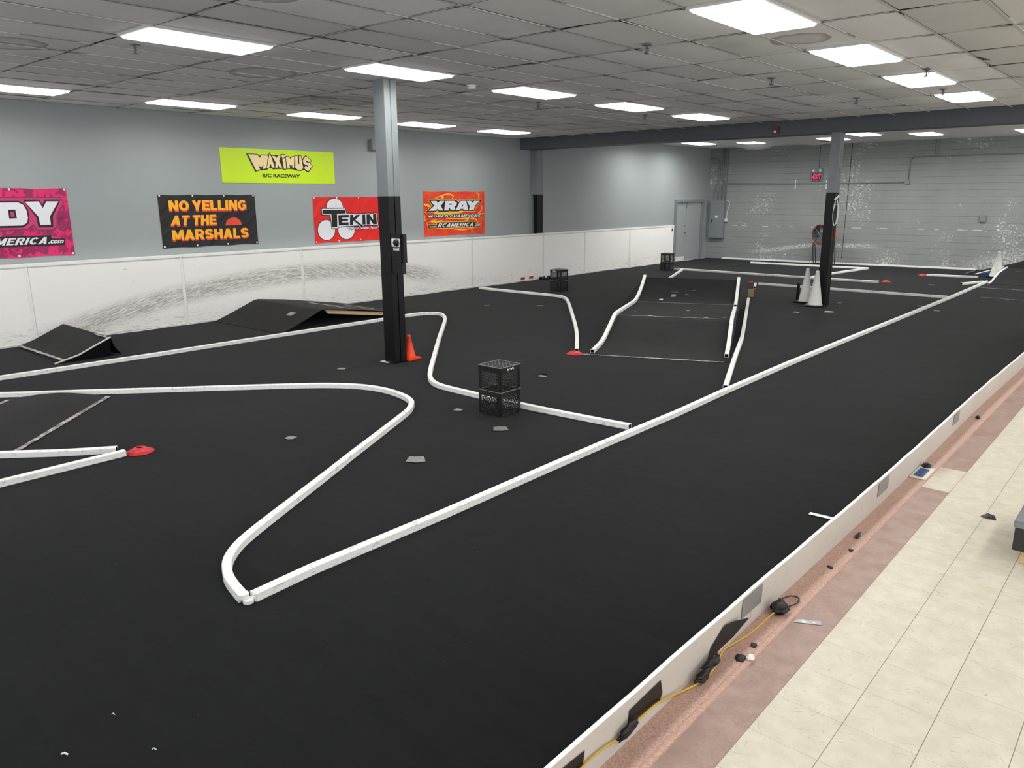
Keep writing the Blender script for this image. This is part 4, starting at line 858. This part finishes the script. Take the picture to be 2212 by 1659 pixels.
for i in range(4): bm.faces.new((vs[i], vs[(i+1) % 4], vs2[(i+1) % 4], vs2[i]))
ob('timber_edge', bm, M['wood'], t)
strip('deck_tape', (-13.35, 8.75, .250), (-11.85, 8.72, .255), .03, M['gtape'], t, seg=8); strip('deck_tape', (-13.0, 8.6, .276), (-11.9, 9.35, .158), .025, M['tape'], t, seg=8)
strip('deck_tape', (-13.2, 9.55, .126), (-12.2, 9.55, .126), .03, M['gtape'], t, seg=6)
bm = BM(); quad(bm, (-12.32, 7.62, .213), (-12.16, 7.62, .213), (-12.14, 7.74, .259), (-12.34, 7.74, .259)); ob('tape_patch', bm, M['tape'], t)
# low bump at the left edge
nv, mv = Vector((.69, .724, 0)), Vector((-.724, .69, 0))
t = thing('low_bump', 'low black bump between two tape lines at the left edge', 'ramp', tuple(nv*-4.6+mv*8.2))
bm = BM(); cols = []
for k in range(13):
    n_ = -4.10-1.12*k/12; z = .002+.055*math.sin(math.pi*k/12)**1.2; cols.append([bm.verts.new(nv*n_+mv*m_+Vector((0, 0, z))) for m_ in (7.14, 7.8, 8.5, 9.22)])
for a, b in zip(cols, cols[1:]):
    for i in range(3): bm.faces.new((a[i], a[i+1], b[i+1], b[i]))
ob('bump_mat', bm, M['deck'], t, True)
strip('foot_tape', nv*-4.09+mv*7.16+Vector((0, 0, .006)), nv*-4.09+mv*9.2+Vector((0, 0, .006)), .06, M['gtape'], t, seg=10); strip('foot_tape', nv*-5.21+mv*7.2+Vector((0, 0, .006)), nv*-5.21+mv*9.15+Vector((0, 0, .006)), .06, M['gtape'], t, seg=10)
# corner ramp and bank at the far right
t = thing('corner_ramp', 'black ramp at the far right end of the long rail', 'ramp', (-2.8, 24.5, 0))
bm = BM(); P_ = [(23.5, .003), (23.8, .03), (24.09, .10), (24.59, .195), (25.15, .235), (25.75, .262), (25.80, .01)]; wedge(bm, -3.90, -1.55, P_); ob('ramp_deck', bm, M['deck'], t, True)
ob('side_rail', rail_bm([(-3.92, 23.3, .0), (-3.92, 23.65, .012), (-3.92, 24.09, .085), (-3.92, 24.59, .18), (-3.92, 25.15, .222), (-3.92, 25.72, .25)], w=.022, h=.035), [M['rail'], M['gridd']], t)
bm = BM(); tube(bm, [(-4.70, 25.86, .02), (-4.0, 25.84, .27)], .018, 8); ob('brace_tube', bm, M['rail'], t)
strip('deck_tape', (-3.6, 24.95, .232), (-1.7, 24.95, .232), .04, M['tape'], t, seg=6)
bm = BM(); cols = []
for k in range(15):
    x = -4.85+3.3*k/14; zt = .02+.62*min(1, max(0, (x+4.85)/1.9))**1.1; cols.append([bm.verts.new((x, 25.86+.0*k, .002)), bm.verts.new((x, 26.25, zt*.45+.002)), bm.verts.new((x, 26.85, zt*.85)), bm.verts.new((x, 27.50+.075*(x+4.95), zt))])
for a, b in zip(cols, cols[1:]):
    for i in range(3): bm.faces.new((a[i], b[i], b[i+1], a[i+1]))
tag(ob('corner_bank', bm, M['deck'], smooth=True), 'black banked corner rising against the far block wall at right', 'ramp')
bm = BM(); tube(bm, [(-4.96, 25.95, .025), (-4.92, 27.0, .03)], .02, 8); tag(ob('loose_tube', bm, M['steel']), 'grey tube lying on the floor beside the banked corner', 'tube')
bm = BM(); box(bm, -4.5, -4.3, 25.68, 25.8, .002, .09); tag(ob('blue_bag', bm, M['blue']), 'small blue object on the floor behind the lone white cone', 'bag')

# ------------------------------------------------------------------ milk crates
def make_crate(h=.27, kind=0):
    """one crate, open side down, 0.32 m square; origin at its base"""
    t = bpy.data.objects.new('milk_crate', None); C.objects.link(t); a = .16
    bm = BM(); z1 = h
    for s_ in (1, -1):      # solid band with a rolled lip
        box(bm, -a, a, s_*a-.004, s_*a+.004, z1-.062, z1-.004); box(bm, s_*a-.004, s_*a+.004, -a, a, z1-.062, z1-.004)
    ob('top_band', bm, M['crate'], t)
    bm = BM()
    for s_ in (1, -1): box(bm, -a-.004, a+.004, s_*a-.006, s_*a+.006, z1-.006, z1); box(bm, s_*a-.006, s_*a+.006, -a, a, z1-.006, z1)
    ob('rim', bm, M['cratehi'], t)  # rim coloured a lighter grey than the crate body
    bm = BM()
    for q in range(-5, 6):
        d_ = q*.054
        for s_ in (1, -1):
            lo_, hi_ = max(-a+.01, -a+.01+d_ if d_ > 0 else -a+.01), min(a-.01, a-.01+d_ if d_ < 0 else a-.01)
            pts = [(lo_, s_*(lo_-d_)), (hi_, s_*(hi_-d_))]
            tube(bm, [(pts[0][0], pts[0][1], z1-.008), (pts[1][0], pts[1][1], z1-.010)], .0024, 4)
    ob('grid_panel', bm, M['cratehi'] if kind == 0 else M['crate'], t)
    for sx in (1, -1):
        for sy in (1, -1):
            bm = BM(); box(bm, min(sx*a, sx*(a-.035)), max(sx*a, sx*(a-.035)), min(sy*a, sy*(a-.006)), max(sy*a, sy*(a-.006)), .004, z1-.062)
            box(bm, min(sx*a, sx*(a-.006)), max(sx*a, sx*(a-.006)), min(sy*a, sy*(a-.035)), max(sy*a, sy*(a-.035)), .004, z1-.062); ob('corner_post', bm, M['crate'], t)
    for rot in range(4):
        Rz = Matrix.Rotation(rot*math.pi/2, 4, 'Z'); bm = BM()
        zl, zh = .075, z1-.062
        if kind == 0:
            for q in range(-6, 10):
                for s_ in (1, -1):
                    x0_ = -.125+q*.03; pts = []
                    for u in range(0, 9):
                        z = zl+(zh-zl)*u/8; x = s_*(x0_+(z-zl)*.9)
                        if abs(x) <= .128: pts.append(Rz @ Vector((x, a, z)))
                    if len(pts) > 1: tube(bm, [pts[0], pts[-1]], .0034, 4)
        else:
            for r_ in range(4):
                for q in range(7):
                    cx = -.108+q*.036+(.018 if r_ % 2 else 0); cz = zl+.012+r_*.031
                    if abs(cx) > .125 or cz > zh: continue
                    hexp = [Rz @ Vector((cx+.018*math.sin(k*math.pi/3), a, cz+.018*math.cos(k*math.pi/3))) for k in range(7)]
                    for k in range(6): tube(bm, [hexp[k], hexp[k+1]], .003, 4)
        ob('side_lattice', bm, M['crate'], t)
        bm = BM()      # curved ribs that dip to the grip opening
        for k in range(4):
            z = .012+.018*k
            tube(bm, [Rz @ Vector((x_*.155, a+.002, z+(.012 if k == 3 else .002)*abs(x_)**3*k)) for x_ in (-1, -.7, -.4, -.15, .15, .4, .7, 1)], .0045, 5)
        for k in range(2): box(bm, -.15, .15, a-.003, a+.001, .006+.05*k, .012+.05*k, mat=Rz)
        ob('lower_ribs', bm, M['crate'], t)
    return t
def dup(root, loc, rz):
    r = root.copy(); C.objects.link(r); r.location = loc; r.rotation_euler = (0, 0, rz)
    for ch in root.children:
        c = ch.copy(); C.objects.link(c); c.parent = r
    return r
CR = [make_crate(kind=0), make_crate(kind=1)]
first = [True, True]
def crate(kind, x, y, z, rz, label, mark=None):
    if first[kind]: r = CR[kind]; first[kind] = False; r.location = (x, y, z); r.rotation_euler = (0, 0, rz)
    else: r = dup(CR[kind], (x, y, z), rz)
    tag(r, label, 'milk crate', 'stacked black milk crates'); return r
CRX = []
for (x, y, rz, w_) in ((-5.452, 5.937, .0, 'nearest'), (-11.76, 15.04, .04, 'middle'), (-12.49, 21.55, .12, 'farthest')):
    d_ = {'nearest': 'the near stack in the track centre', 'middle': 'the stack beside the bent rail near the wall', 'farthest': 'the farthest stack, near the grey door'}[w_]
    a_ = crate(1, x, y, .002, rz, 'bottom black milk crate of '+d_); b_ = crate(0, x, y, .274, rz, 'top black milk crate of '+d_); CRX.append((a_, b_))
def scribble(parent, face, u0, z0, k, seed):
    r_ = random.Random(seed); bm = BM(); x = u0
    pts = [(u0+.1*k*i/7, z0+.012*k*math.sin(i*2.1+seed)) for i in range(8)]
    for (p, q) in zip(pts, pts[1:]):
        w_ = .004+.004*r_.random(); v4 = [(p[0], p[1]-w_), (q[0], q[1]-w_), (q[0], q[1]+w_), (p[0], p[1]+w_)]
        bm.faces.new([bm.verts.new((.1665, u, z) if face == 'x' else (u, -.1665, z)) for u, z in v4])
    o = ob('painted_name', bm, M['paper']); o.parent = parent; return o
scribble(CRX[0][1], 'x', -.06, .24, 1.1, 2); scribble(CRX[1][1], 'y', -.08, .235, 1.0, 5); scribble(CRX[2][0], 'y', .10, .15, .35, 1)

# ------------------------------------------------------------------ tape squares on the carpet
TS = [(-6.399, 3.907, .05, .3, 'grey tape square on the carpet inside the hairpin, farther left'), (-4.975, 4.287, .085, .75, 'larger grey tape square nearest the camera, between hairpin and long rail'), (-5.023, 5.469, .078, .8, 'grey tape square just in front of the near crates'),
      (-8.585, 6.117, .06, .6, 'grey tape square on the carpet left of the near column foot'), (-6.178, 7.568, .06, .2, 'grey tape scrap with a dark strip right of the near crates'), (-5.852, 5.697, .045, .4, 'curled grey tape scrap left of the near crates'),
      (-10.435, 12.677, .07, .9, 'small tape piece left of the bent rail, the farther of two'), (-11.322, 11.949, .055, .9, 'small tape piece left of the bent rail, the nearer of two'), (-5.84, 15.271, .06, .2, 'white tape piece in front of the two cones, on the left'),
      (-5.351, 15.714, .085, .3, 'white tape strip in front of the two cones, on the right'), (-5.64, 17.2, .04, .2, 'tiny tape scrap at the right foot of the far column'), (-10.426, 17.813, .09, .2, 'pale tape mark below the far crates'),
      (-4.126, 17.758, .07, .5, 'tape scrap beside the far half of the long rail, on its left'), (-3.719, 17.223, .06, .3, 'faint tape scrap right of the far half of the long rail'), (-4.997, 22.18, .08, .4, 'faint tape mark between the two far red discs')]
for x, y, r_, a_, l in TS:
    rr = random.Random(int(x*997)); Rz = Matrix.Translation((x, y, 0)) @ Matrix.Rotation(a_, 4, 'Z'); bm = BM()
    pts = [(-r_, -r_*.8), (r_*.2, -r_*.95), (r_, -r_*.75), (r_*.95, r_*.8), (-r_*.1, r_*.85), (-r_*.9, r_*.9)]
    vs = [bm.verts.new(Rz @ Vector((p*(.85+.3*rr.random()), q*(.85+.3*rr.random()), .004+.004*rr.random()))) for p, q in pts]; bm.faces.new(vs)
    tag(ob('tape_square', bm, M['tape'] if y < 9 else M['paper'] if 'white' in l else M['tape']), l, 'tape piece', 'tape pieces on the carpet')
tag(strip('start_tape', (-1.84, 5.402, .005), (-1.525, 5.425, .005), .045, M['paper']), 'short white tape line on the carpet meeting the edge board', 'tape line')
tag(strip('carpet_tape', (-4.0, 22.33, .006), (-1.6, 22.25, .006), .06, M['gtape'], seg=10), 'farther of two pale tape lines across the carpet at far right', 'tape line')
tag(strip('carpet_tape', (-3.5, 20.2, .006), (-1.6, 20.0, .006), .06, M['gtape'], seg=10), 'nearer of two pale tape lines across the carpet at far right', 'tape line')
bm = BM(); box(bm, -.05, .05, -.012, .012, .002, .02, mat=Matrix.Translation((-6.24, 7.66, 0)) @ Matrix.Rotation(.5, 4, 'Z')); tag(ob('dark_strip', bm, M['black']), 'little dark strip lying by the tape scrap right of the near crates', 'debris')
for x, y, r_, l in ((-3.383, 1.042, .004, 'tiny white chip on the near carpet at lower left'), (-3.272, .799, .008, 'curled white shaving on the carpet at the bottom left corner'), (-3.012, 1.064, .005, 'small white shaving on the near carpet right of the curled one')):
    bm = BM(); tube(bm, [(x-r_*1.6, y-r_, .006), (x, y, .014), (x+r_*1.6, y+r_*1.2, .006)], r_*.5, 6); tag(ob('plastic_chip', bm, M['paper']), l, 'debris', 'white chips on the carpet')

# ------------------------------------------------------------------ edge board along the walkway and what clings to it
eb = [-.9, 1.35, 3.66, 5.93, 8.32, 10.6, 13.0, 15.6]
EL = ['white edge board at the bottom of the photo with black patches and yellow cable', 'white edge board section with the peeling black flap', 'white edge board section beside the cream tile patch', 'white edge board section above the floor outlet', 'white edge board section left of the right edge of the photo', 'white edge board section leaving the right edge of the photo', 'white edge board section beyond the right edge']
for i in range(7):
    bm = BM(); xo = -.010*math.sin(i*1.3)
    cols = []
    for k in range(9):
        y = eb[i]+.002+(eb[i+1]-eb[i]-.004)*k/8; x = -1.492-.018*math.sin(y*.5)**2; zt = .222+.003*math.sin(y*7)
        cols.append([bm.verts.new(p) for p in ((x, y, .012), (x, y, zt), (x-.021, y, zt), (x-.021, y, .0))])
    for a, b in zip(cols, cols[1:]):
        for q in range(4):
            f_ = bm.faces.new((a[q], a[(q+1) % 4], b[(q+1) % 4], b[q])); f_.material_index = 1 if q == 1 else 0
    bm.faces.new(cols[0]); bm.faces.new(cols[-1][::-1])
    tag(ob('edge_board', bm, [M['edge'], M['white']]), EL[i], 'board', 'white boards edging the carpet')
def bx(y): return -1.492-.018*math.sin(y*.5)**2
def patch(name, pts, m, label, lift=.004, curl=()):
    bm = BM(); bm.faces.new([bm.verts.new((bx(y)+lift+(curl[i] if curl else 0), y, z)) for i, (y, z) in enumerate(pts)])
    return tag(ob(name, bm, m), label, 'tape patch', 'patches on the edge board')
for y, l, z1 in ((3.66, 'speckled silver tape over the board joint nearest the black plug', .21), (5.93, 'silver tape over the board joint above the floor outlet', .205), (8.32, 'silver tape over the board joint third from the camera', .205)):
    patch('joint_tape', [(y-.13, .10), (y+.12, .10), (y+.13, z1), (y-.12, z1)], M['tape'], l)
patch('black_patch', [(2.43, .05), (2.50, .09), (2.70, .07), (2.72, .10), (2.70, .175), (2.44, .165)], M['black'], 'square black patch on the edge board above the cable')
patch('black_patch', [(1.80, .10), (2.10, .09), (2.115, .17), (1.82, .19)], M['black'], 'black patch at the very bottom of the photo')
patch('black_flap', [(3.16, .02), (3.19, .10), (3.33, .165), (3.42, .15), (3.52, .14), (3.40, .07), (3.30, .04)], M['black'], 'peeling black flap on the edge board with a raised corner', .004, (.0, 0, .004, .012, .05, .02, 0))
def lump(name, x, y, z, rx, ry, rz_, ang, label, cat='cable connector', seed=1, grp=None):
    rr = random.Random(seed); bm = BM(); bmesh.ops.create_icosphere(bm, subdivisions=2, radius=1)
    Rz = Matrix.Translation((x, y, z)) @ Matrix.Rotation(ang, 4, 'Z')
    bmesh.ops.subdivide_edges(bm, edges=bm.edges[:], cuts=1, use_grid_fill=True)
    from mathutils import noise as nz
    for v_ in bm.verts:
        v_.co.normalize(); k = 1+.55*nz.noise(v_.co*1.9+Vector((seed*3.1, 0, 0)))+.18*nz.noise(v_.co*6+Vector((0, seed, 0))); v_.co = Rz @ Vector((v_.co.x*rx*k, v_.co.y*ry*k, v_.co.z*rz_*k))
    o = ob(name, bm, M['black'], smooth=True)
    return tag(o, label, cat, grp) if label else o
lump('tape_scrap', -1.41, 3.33, .015, 0.022, 0.034, .005, .5, 'black tape scrap on the pink strip beside the flap', 'debris', 6, 'scraps on the pink strip'); lump('tape_scrap', -1.405, 3.48, .015, 0.015, 0.022, .005, .2, 'smaller black scrap farther along the pink strip from the flap', 'debris', 7, 'scraps on the pink strip')
lump('tape_scrap', -1.395, 4.95, .015, 0.013, 0.022, .005, .2, 'black scrap on the strip edge half way to the floor outlet', 'debris', 8, 'scraps on the pink strip'); lump('tape_scrap', -1.415, 4.62, .015, 0.011, 0.022, .005, .9, 'black scrap on the strip below the white tape line', 'debris', 9, 'scraps on the pink strip')
lump('tape_scrap', -1.43, 5.2, .02, .012, .05, .01, .1, 'thin black scrap on the strip level with the white tape line', 'debris', 10, 'scraps on the pink strip'); lump('tape_scrap', -1.43, 9.0, .025, .02, .04, .015, .1, 'dark blue-black knob on the strip near the right edge', 'debris', 11, 'scraps on the pink strip')
o = lump('paper_scrap', -1.37, 3.36, .022, .018, .022, .01, .3, 'white scrap beside the black one next to the flap', 'debris', 12, 'scraps on the pink strip'); o.data.materials[0] = M['paper']
bm = BM(); tube(bm, catmull([(bx(1.2)+.014, 1.2, .05), (bx(1.7)+.012, 1.7, .09), (bx(2.1)+.012, 2.10, .115), (bx(2.25)+.012, 2.25, .108), (bx(2.4)+.014, 2.34, .09), (bx(2.5)+.02, 2.45, .10), (bx(2.6)+.014, 2.65, .085), (bx(2.8)+.02, 2.82, .045), (-1.465, 2.95, .032), (-1.455, 3.05, .03), (-1.46, 3.16, .035), (-1.47, 3.26, .07), (-1.465, 3.40, .05), (-1.46, 3.55, .03), (-1.455, 3.70, .03), (-1.445, 3.84, .035)], 5), .005, 8)
yc = tag(ob('yellow_cable', bm, M['yellow'], smooth=True), 'yellow cable with black taped plugs running along the edge board', 'cable')
for n_, a_, sd in (('connector', (-1.462, 3.03, .045, .022, .065, .026, 0), 2), ('connector', (-1.470, 3.14, .06, .02, .08, .028, 0), 3), ('plug', (-1.44, 3.885, .045, .045, .055, .033, .4), 4), ('plug', (-1.483, 2.395, .10, .012, .07, .03, 0), 5)):
    o = lump(n_, *a_, None, None, sd); o.parent = yc
bm = BM(); tube(bm, catmull([(-1.44, 3.9, .03), (-1.40, 4.02, .022), (-1.41, 4.1, .02), (-1.45, 4.08, .03), (-1.47, 4.0, .04)], 5), .004, 6); ob('lead_wire', bm, M['black'], yc, True)
bm = BM(); quad(bm, (-1.345, 3.86, .003), (-1.21, 3.93, .003), (-1.225, 3.965, .003), (-1.35, 3.90, .003)); tag(ob('worn_tape', bm, M['gtape']), 'worn strip of white tape on the pink tile beside the taped plug', 'tape line')
t = thing('floor_outlet', 'cream floor outlet plate with a blue opening by the edge board', 'floor outlet', (-1.45, 6.83, .012))
bm = BM(); box(bm, -1.488, -1.365, 6.66, 7.0, .013, .022); bevel(bm, .002, 1); ob('outlet_plate', bm, flat('cream_plate', (214, 208, 184), .5), t)
bm = BM(); box(bm, -1.468, -1.395, 6.71, 6.93, .022, .026); ob('outlet_opening', bm, M['blue'], t)
lump('black_rag', -1.44, 7.02, .032, .035, .05, .012, .3, 'crumpled black rag on the far edge of the floor outlet', 'debris', 13)
bm = BM(); vs = [bm.verts.new(p) for p in ((-.875, 6.17, .003), (-.84, 6.25, .010), (-.79, 6.22, .012), (-.77, 6.16, .003), (-.83, 6.15, .012))]; bm.faces.new(vs); tag(ob('black_fragment', bm, M['black']), 'crumpled black fragment on the cream tiles near the right edge', 'debris')
# foot of a display stand at the right edge
t = thing('display_stand', 'corner of a grey and black stand on wood blocks at the right edge', 'display stand', (-.3, 5.9, 0))
bm = BM(); box(bm, -.575, .35, 5.44, 6.2, .10, .255); bevel(bm, .004); ob('stand_box', bm, M['darkblock'], t)
bm = BM(); box(bm, -.585, .36, 5.43, 6.21, .255, .30); bevel(bm, .006); ob('stand_top', bm, M['greyblock'], t)
for z0, z1 in ((.002, .05), (.052, .10)):
    bm = BM(); box(bm, -.53, -.35, 5.50, 5.62, z0, z1); ob('wood_block', bm, M['wood'], t)
for k, (xx, yy) in enumerate(((.2, 5.5), (-.45, 6.1), (.2, 6.1))):
    bm = BM(); box(bm, xx-.06, xx+.06, yy-.05, yy+.05, .002, .10); ob('wood_block', bm, M['wood'], t)
bm = BM(); lathe(bm, [(0, 0), (.07, 0), (.07, .012), (.045, .018), (.03, .03), (.03, .55), (0, .55)], 24, (-.46, 5.62, .30)); ob('stand_post', bm, M['steel'], t, True)

# ------------------------------------------------------------------ far wall fittings
t = thing('electrical_panel', 'tall grey electrical cabinet on the far wall by the corner', 'electrical cabinet', fw(.43, 0, .75))
bm = BM(); box(bm, .13, .69, -.16, -.003, .75, 2.12, mat=FM); bevel(bm, .006); ob('cabinet_body', bm, M['greypaint'], t)
bm = BM(); box(bm, .15, .67, -.172, -.16, .78, 2.09, mat=FM); bevel(bm, .003); ob('cabinet_door', bm, M['greypaint'], t)
bm = BM(); box(bm, .36, .46, -.176, -.172, 1.50, 1.585, mat=FM); ob('white_label', bm, M['paper'], t)
bm = BM(); box(bm, .24, .27, -.195, -.172, 1.33, 1.44, mat=FM); ob('handle', bm, M['black'], t)
bm = BM(); box(bm, .70, .80, -.09, -.003, 1.36, 1.48, mat=FM); bevel(bm, .006); tag(ob('outlet_box', bm, M['kick']), 'small pale box on the right side of the electrical cabinet', 'outlet box')
def pipe(pts, r, label, dep=.05, k=1, m=None):
    P_ = [tuple(fw(s_, dep, z)) for s_, z in pts]; P_ = catmull(P_, k) if k > 1 else P_
    bm = BM(); tube(bm, P_, r, 8); return tag(ob('conduit', bm, m or M['greypaint'], smooth=True), label, 'conduit', 'conduits on the far wall')
pipe([(.22, 2.125), (.225, 2.4), (.235, 2.57), (.27, 2.68), (.34, 2.73)], .016, 'shortest bent conduit above the electrical cabinet, on the left', .05, 4)
pipe([(.38, 2.125), (.385, 2.8), (.388, 3.33), (.35, 3.55), (.25, 3.625), (.02, 3.635)], .024, 'conduit from the cabinet bending left into the corner', .05, 4)
pipe([(.525, 2.125), (.52, 3.98)], .024, 'left one of two straight conduits rising to the ceiling from the cabinet'); pipe([(.66, 2.125), (.66, 3.98)], .024, 'right one of two straight conduits rising to the ceiling from the cabinet')
pipe([(.72, 2.73), (3.2, 2.70), (5.3, 2.69), (6.655, 2.695)], .018, 'horizontal conduit running across the far wall under the exit sign', .03)
pipe([(6.755, 2.76), (6.762, 3.30), (6.79, 3.42), (6.87, 3.475), (9.8, 3.472), (15, 3.47)], .014, 'thin conduit rising from the junction box and turning right', .03, 1)
pipe([(.72, 2.12), (.82, 2.08), (.845, 1.98), (.81, 1.85), (.765, 1.70), (.765, 1.48)], .012, 'flexible conduit curling down the cabinet side to the pale box', .04, 5, M['kick'])
for s_, l in ((3.176, 'left strut of two crossing the horizontal conduit'), (4.222, 'right strut of two crossing the horizontal conduit, below the exit sign')):
    bm = BM(); box(bm, s_-.018, s_+.018, -.012, -.002, 2.51, 2.815, mat=FM); tag(ob('wall_strut', bm, M['kick']), l, 'strut', 'struts on the far wall')
bm = BM(); box(bm, 6.66, 6.80, -.07, -.003, 2.64, 2.755, mat=FM); bevel(bm, .006); tag(ob('junction_box', bm, M['greypaint']), 'grey junction box where the conduit turns up the far wall', 'junction box')
bm = BM(); box(bm, 8.885, 9.05, -.07, -.003, 1.47, 1.685, mat=FM); bevel(bm, .006); tag(ob('wall_box', bm, M['greypaint']), 'small grey box alone on the right part of the far wall', 'wall box')
bm = BM(); box(bm, 7.44, 7.55, -.03, -.002, 3.515, 3.98, mat=FM); bevel(bm, .004); tag(ob('channel_bracket', bm, M['greypaint']), 'vertical channel at the ceiling above the thin right-hand conduit', 'bracket')
bm = BM(); box(bm, 4.935, 4.952, -.004, -.001, .17, 3.97, mat=FM); struct('trim_3', bm, M['gridd'])
bm = BM(); box(bm, 3.92, 3.932, -.004, -.001, 3.2, 3.97, mat=FM); struct('trim_4', bm, M['gridd'])
t = thing('exit_sign', 'lit red exit sign with emergency lamps on the far wall', 'exit sign', fw(3.9, 0, 2.78))
bm = BM(); box(bm, 3.70, 4.08, -.075, -.003, 2.785, 3.055, mat=FM); bevel(bm, .006); ob('sign_housing', bm, M['greypaint'], t)
bm = BM(); box(bm, 3.71, 4.07, -.10, -.003, 3.06, 3.195, mat=FM); bevel(bm, .012); ob('lamp_housing', bm, M['greypaint'], t)
bm = BM(); box(bm, 3.74, 4.04, -.078, -.075, 2.815, 3.03, mat=FM); ob('sign_face', bm, flat('exit_face', (74, 20, 26), .4), t)
for s_ in (3.78, 4.0):
    bm = BM(); lathe(bm, [(0, 0), (.042, 0), (.04, .015), (.02, .026), (0, .028)], 16, mat=FM @ Matrix.Translation((s_, -.10, 3.12)) @ Matrix.Rotation(math.pi/2, 4, 'X')); ob('emergency_lamp', bm, M['kick'], t)
text_on('exit_letters', 'EXIT', [(3.785, 2.995), (4.03, 2.995), (4.03, 2.845), (3.785, 2.845)], lambda u, z, l: tuple(fw(u, .079+.001*l, z)), M['red_led'], t, .012)
bm = BM(); bm.faces.new([bm.verts.new(fw(s_, .081, z)) for s_, z in ((3.745, 2.92), (3.78, 2.96), (3.78, 2.94), (3.765, 2.92), (3.78, 2.90), (3.78, 2.88))]); ob('exit_arrow', bm, M['red_led'], t)
# drum fan
FC = fw(4.47, .66, .995); t = thing('drum_fan', 'orange drum fan on a black stand before the far wall, behind the far column', 'fan', fw(4.5, .66, 0))
FR = Matrix.Translation(FC) @ Matrix.Rotation(FA-.40, 4, 'Z') @ Matrix.Rotation(math.pi/2, 4, 'X')
bm = BM(); lathe(bm, [(.338, -.19), (.348, -.20), (.36, -.19), (.36, .19), (.348, .20), (.338, .19)], 40, mat=FR); bmesh.ops.delete(bm, geom=[f_ for f_ in bm.faces if len(f_.verts) > 4], context='FACES_ONLY'); ob('fan_drum', bm, M['orange2'], t)
bm = BM(); lathe(bm, [(.336, -.185), (.336, .185)], 40, mat=FR); bmesh.ops.delete(bm, geom=[f_ for f_ in bm.faces if len(f_.verts) > 4], context='FACES_ONLY'); ob('drum_shade', bm, M['greydark'], t)  # dark sheet paints the shade inside the orange drum
for k in range(5):
    bm = BM(); Rk = FR @ Matrix.Rotation(k*2*math.pi/5+.4, 4, 'Z'); vs = []
    for r_, w_ in ((.06, .05), (.18, .09), (.31, .11)):
        vs.append([bm.verts.new(Rk @ Vector((r_, -w_, .045))), bm.verts.new(Rk @ Vector((r_, w_, -.035)))])
    for a, b in zip(vs, vs[1:]): bm.faces.new((a[0], a[1], b[1], b[0]))
    ob('fan_blade', bm, M['blade'], t)
bm = BM(); lathe(bm, [(0, -.09), (.055, -.09), (.06, -.06), (.06, .06), (.05, .09), (0, .09)], 20, mat=FR); ob('fan_hub', bm, M['greydark'], t)
for zz in (.195, -.195):
    bm = BM()
    for r_ in (.08, .16, .24, .31):
        tube(bm, [FR @ Vector((r_*math.cos(a*math.pi/16), r_*math.sin(a*math.pi/16), zz)) for a in range(33)], .003, 4)
    for k in range(4): a = k*math.pi/4; tube(bm, [FR @ Vector((.335*math.cos(a), .335*math.sin(a), zz)), FR @ Vector((-.335*math.cos(a), -.335*math.sin(a), zz))], .004, 4)
    ob('guard', bm, M['steel'], t)
def fr(x, y, z): return Matrix.Translation(fw(4.47, .66, 0)) @ Matrix.Rotation(FA-.40, 4, 'Z') @ Vector((x, y, z))
bm = BM(); tube(bm, catmull([fr(-.39, 0, .98), fr(-.40, -.01, .7), fr(-.36, -.02, .3), fr(-.31, -.03, .08), fr(-.22, -.04, .02), fr(.22, -.04, .02), fr(.31, -.03, .08), fr(.37, -.02, .3), fr(.40, -.01, .7), fr(.39, 0, .98)], 5), .016, 8); ob('front_stand', bm, M['black'], t, True)
bm = BM(); tube(bm, catmull([fr(-.39, 0, .98), fr(-.40, .10, .6), fr(-.38, .17, .1), fr(-.33, .18, .02), fr(.33, .18, .02), fr(.38, .17, .1), fr(.40, .10, .6), fr(.39, 0, .98)], 5), .014, 8); ob('rear_stand', bm, M['black'], t, True)
bm = BM(); tube(bm, catmull([fr(-.36, .1, .8), fr(-.44, .05, .55), fr(-.38, 0, .40), fr(-.33, -.06, .2), fr(-.36, -.08, .14)], 5), .006, 6); ob('power_cord', bm, M['black'], t, True)
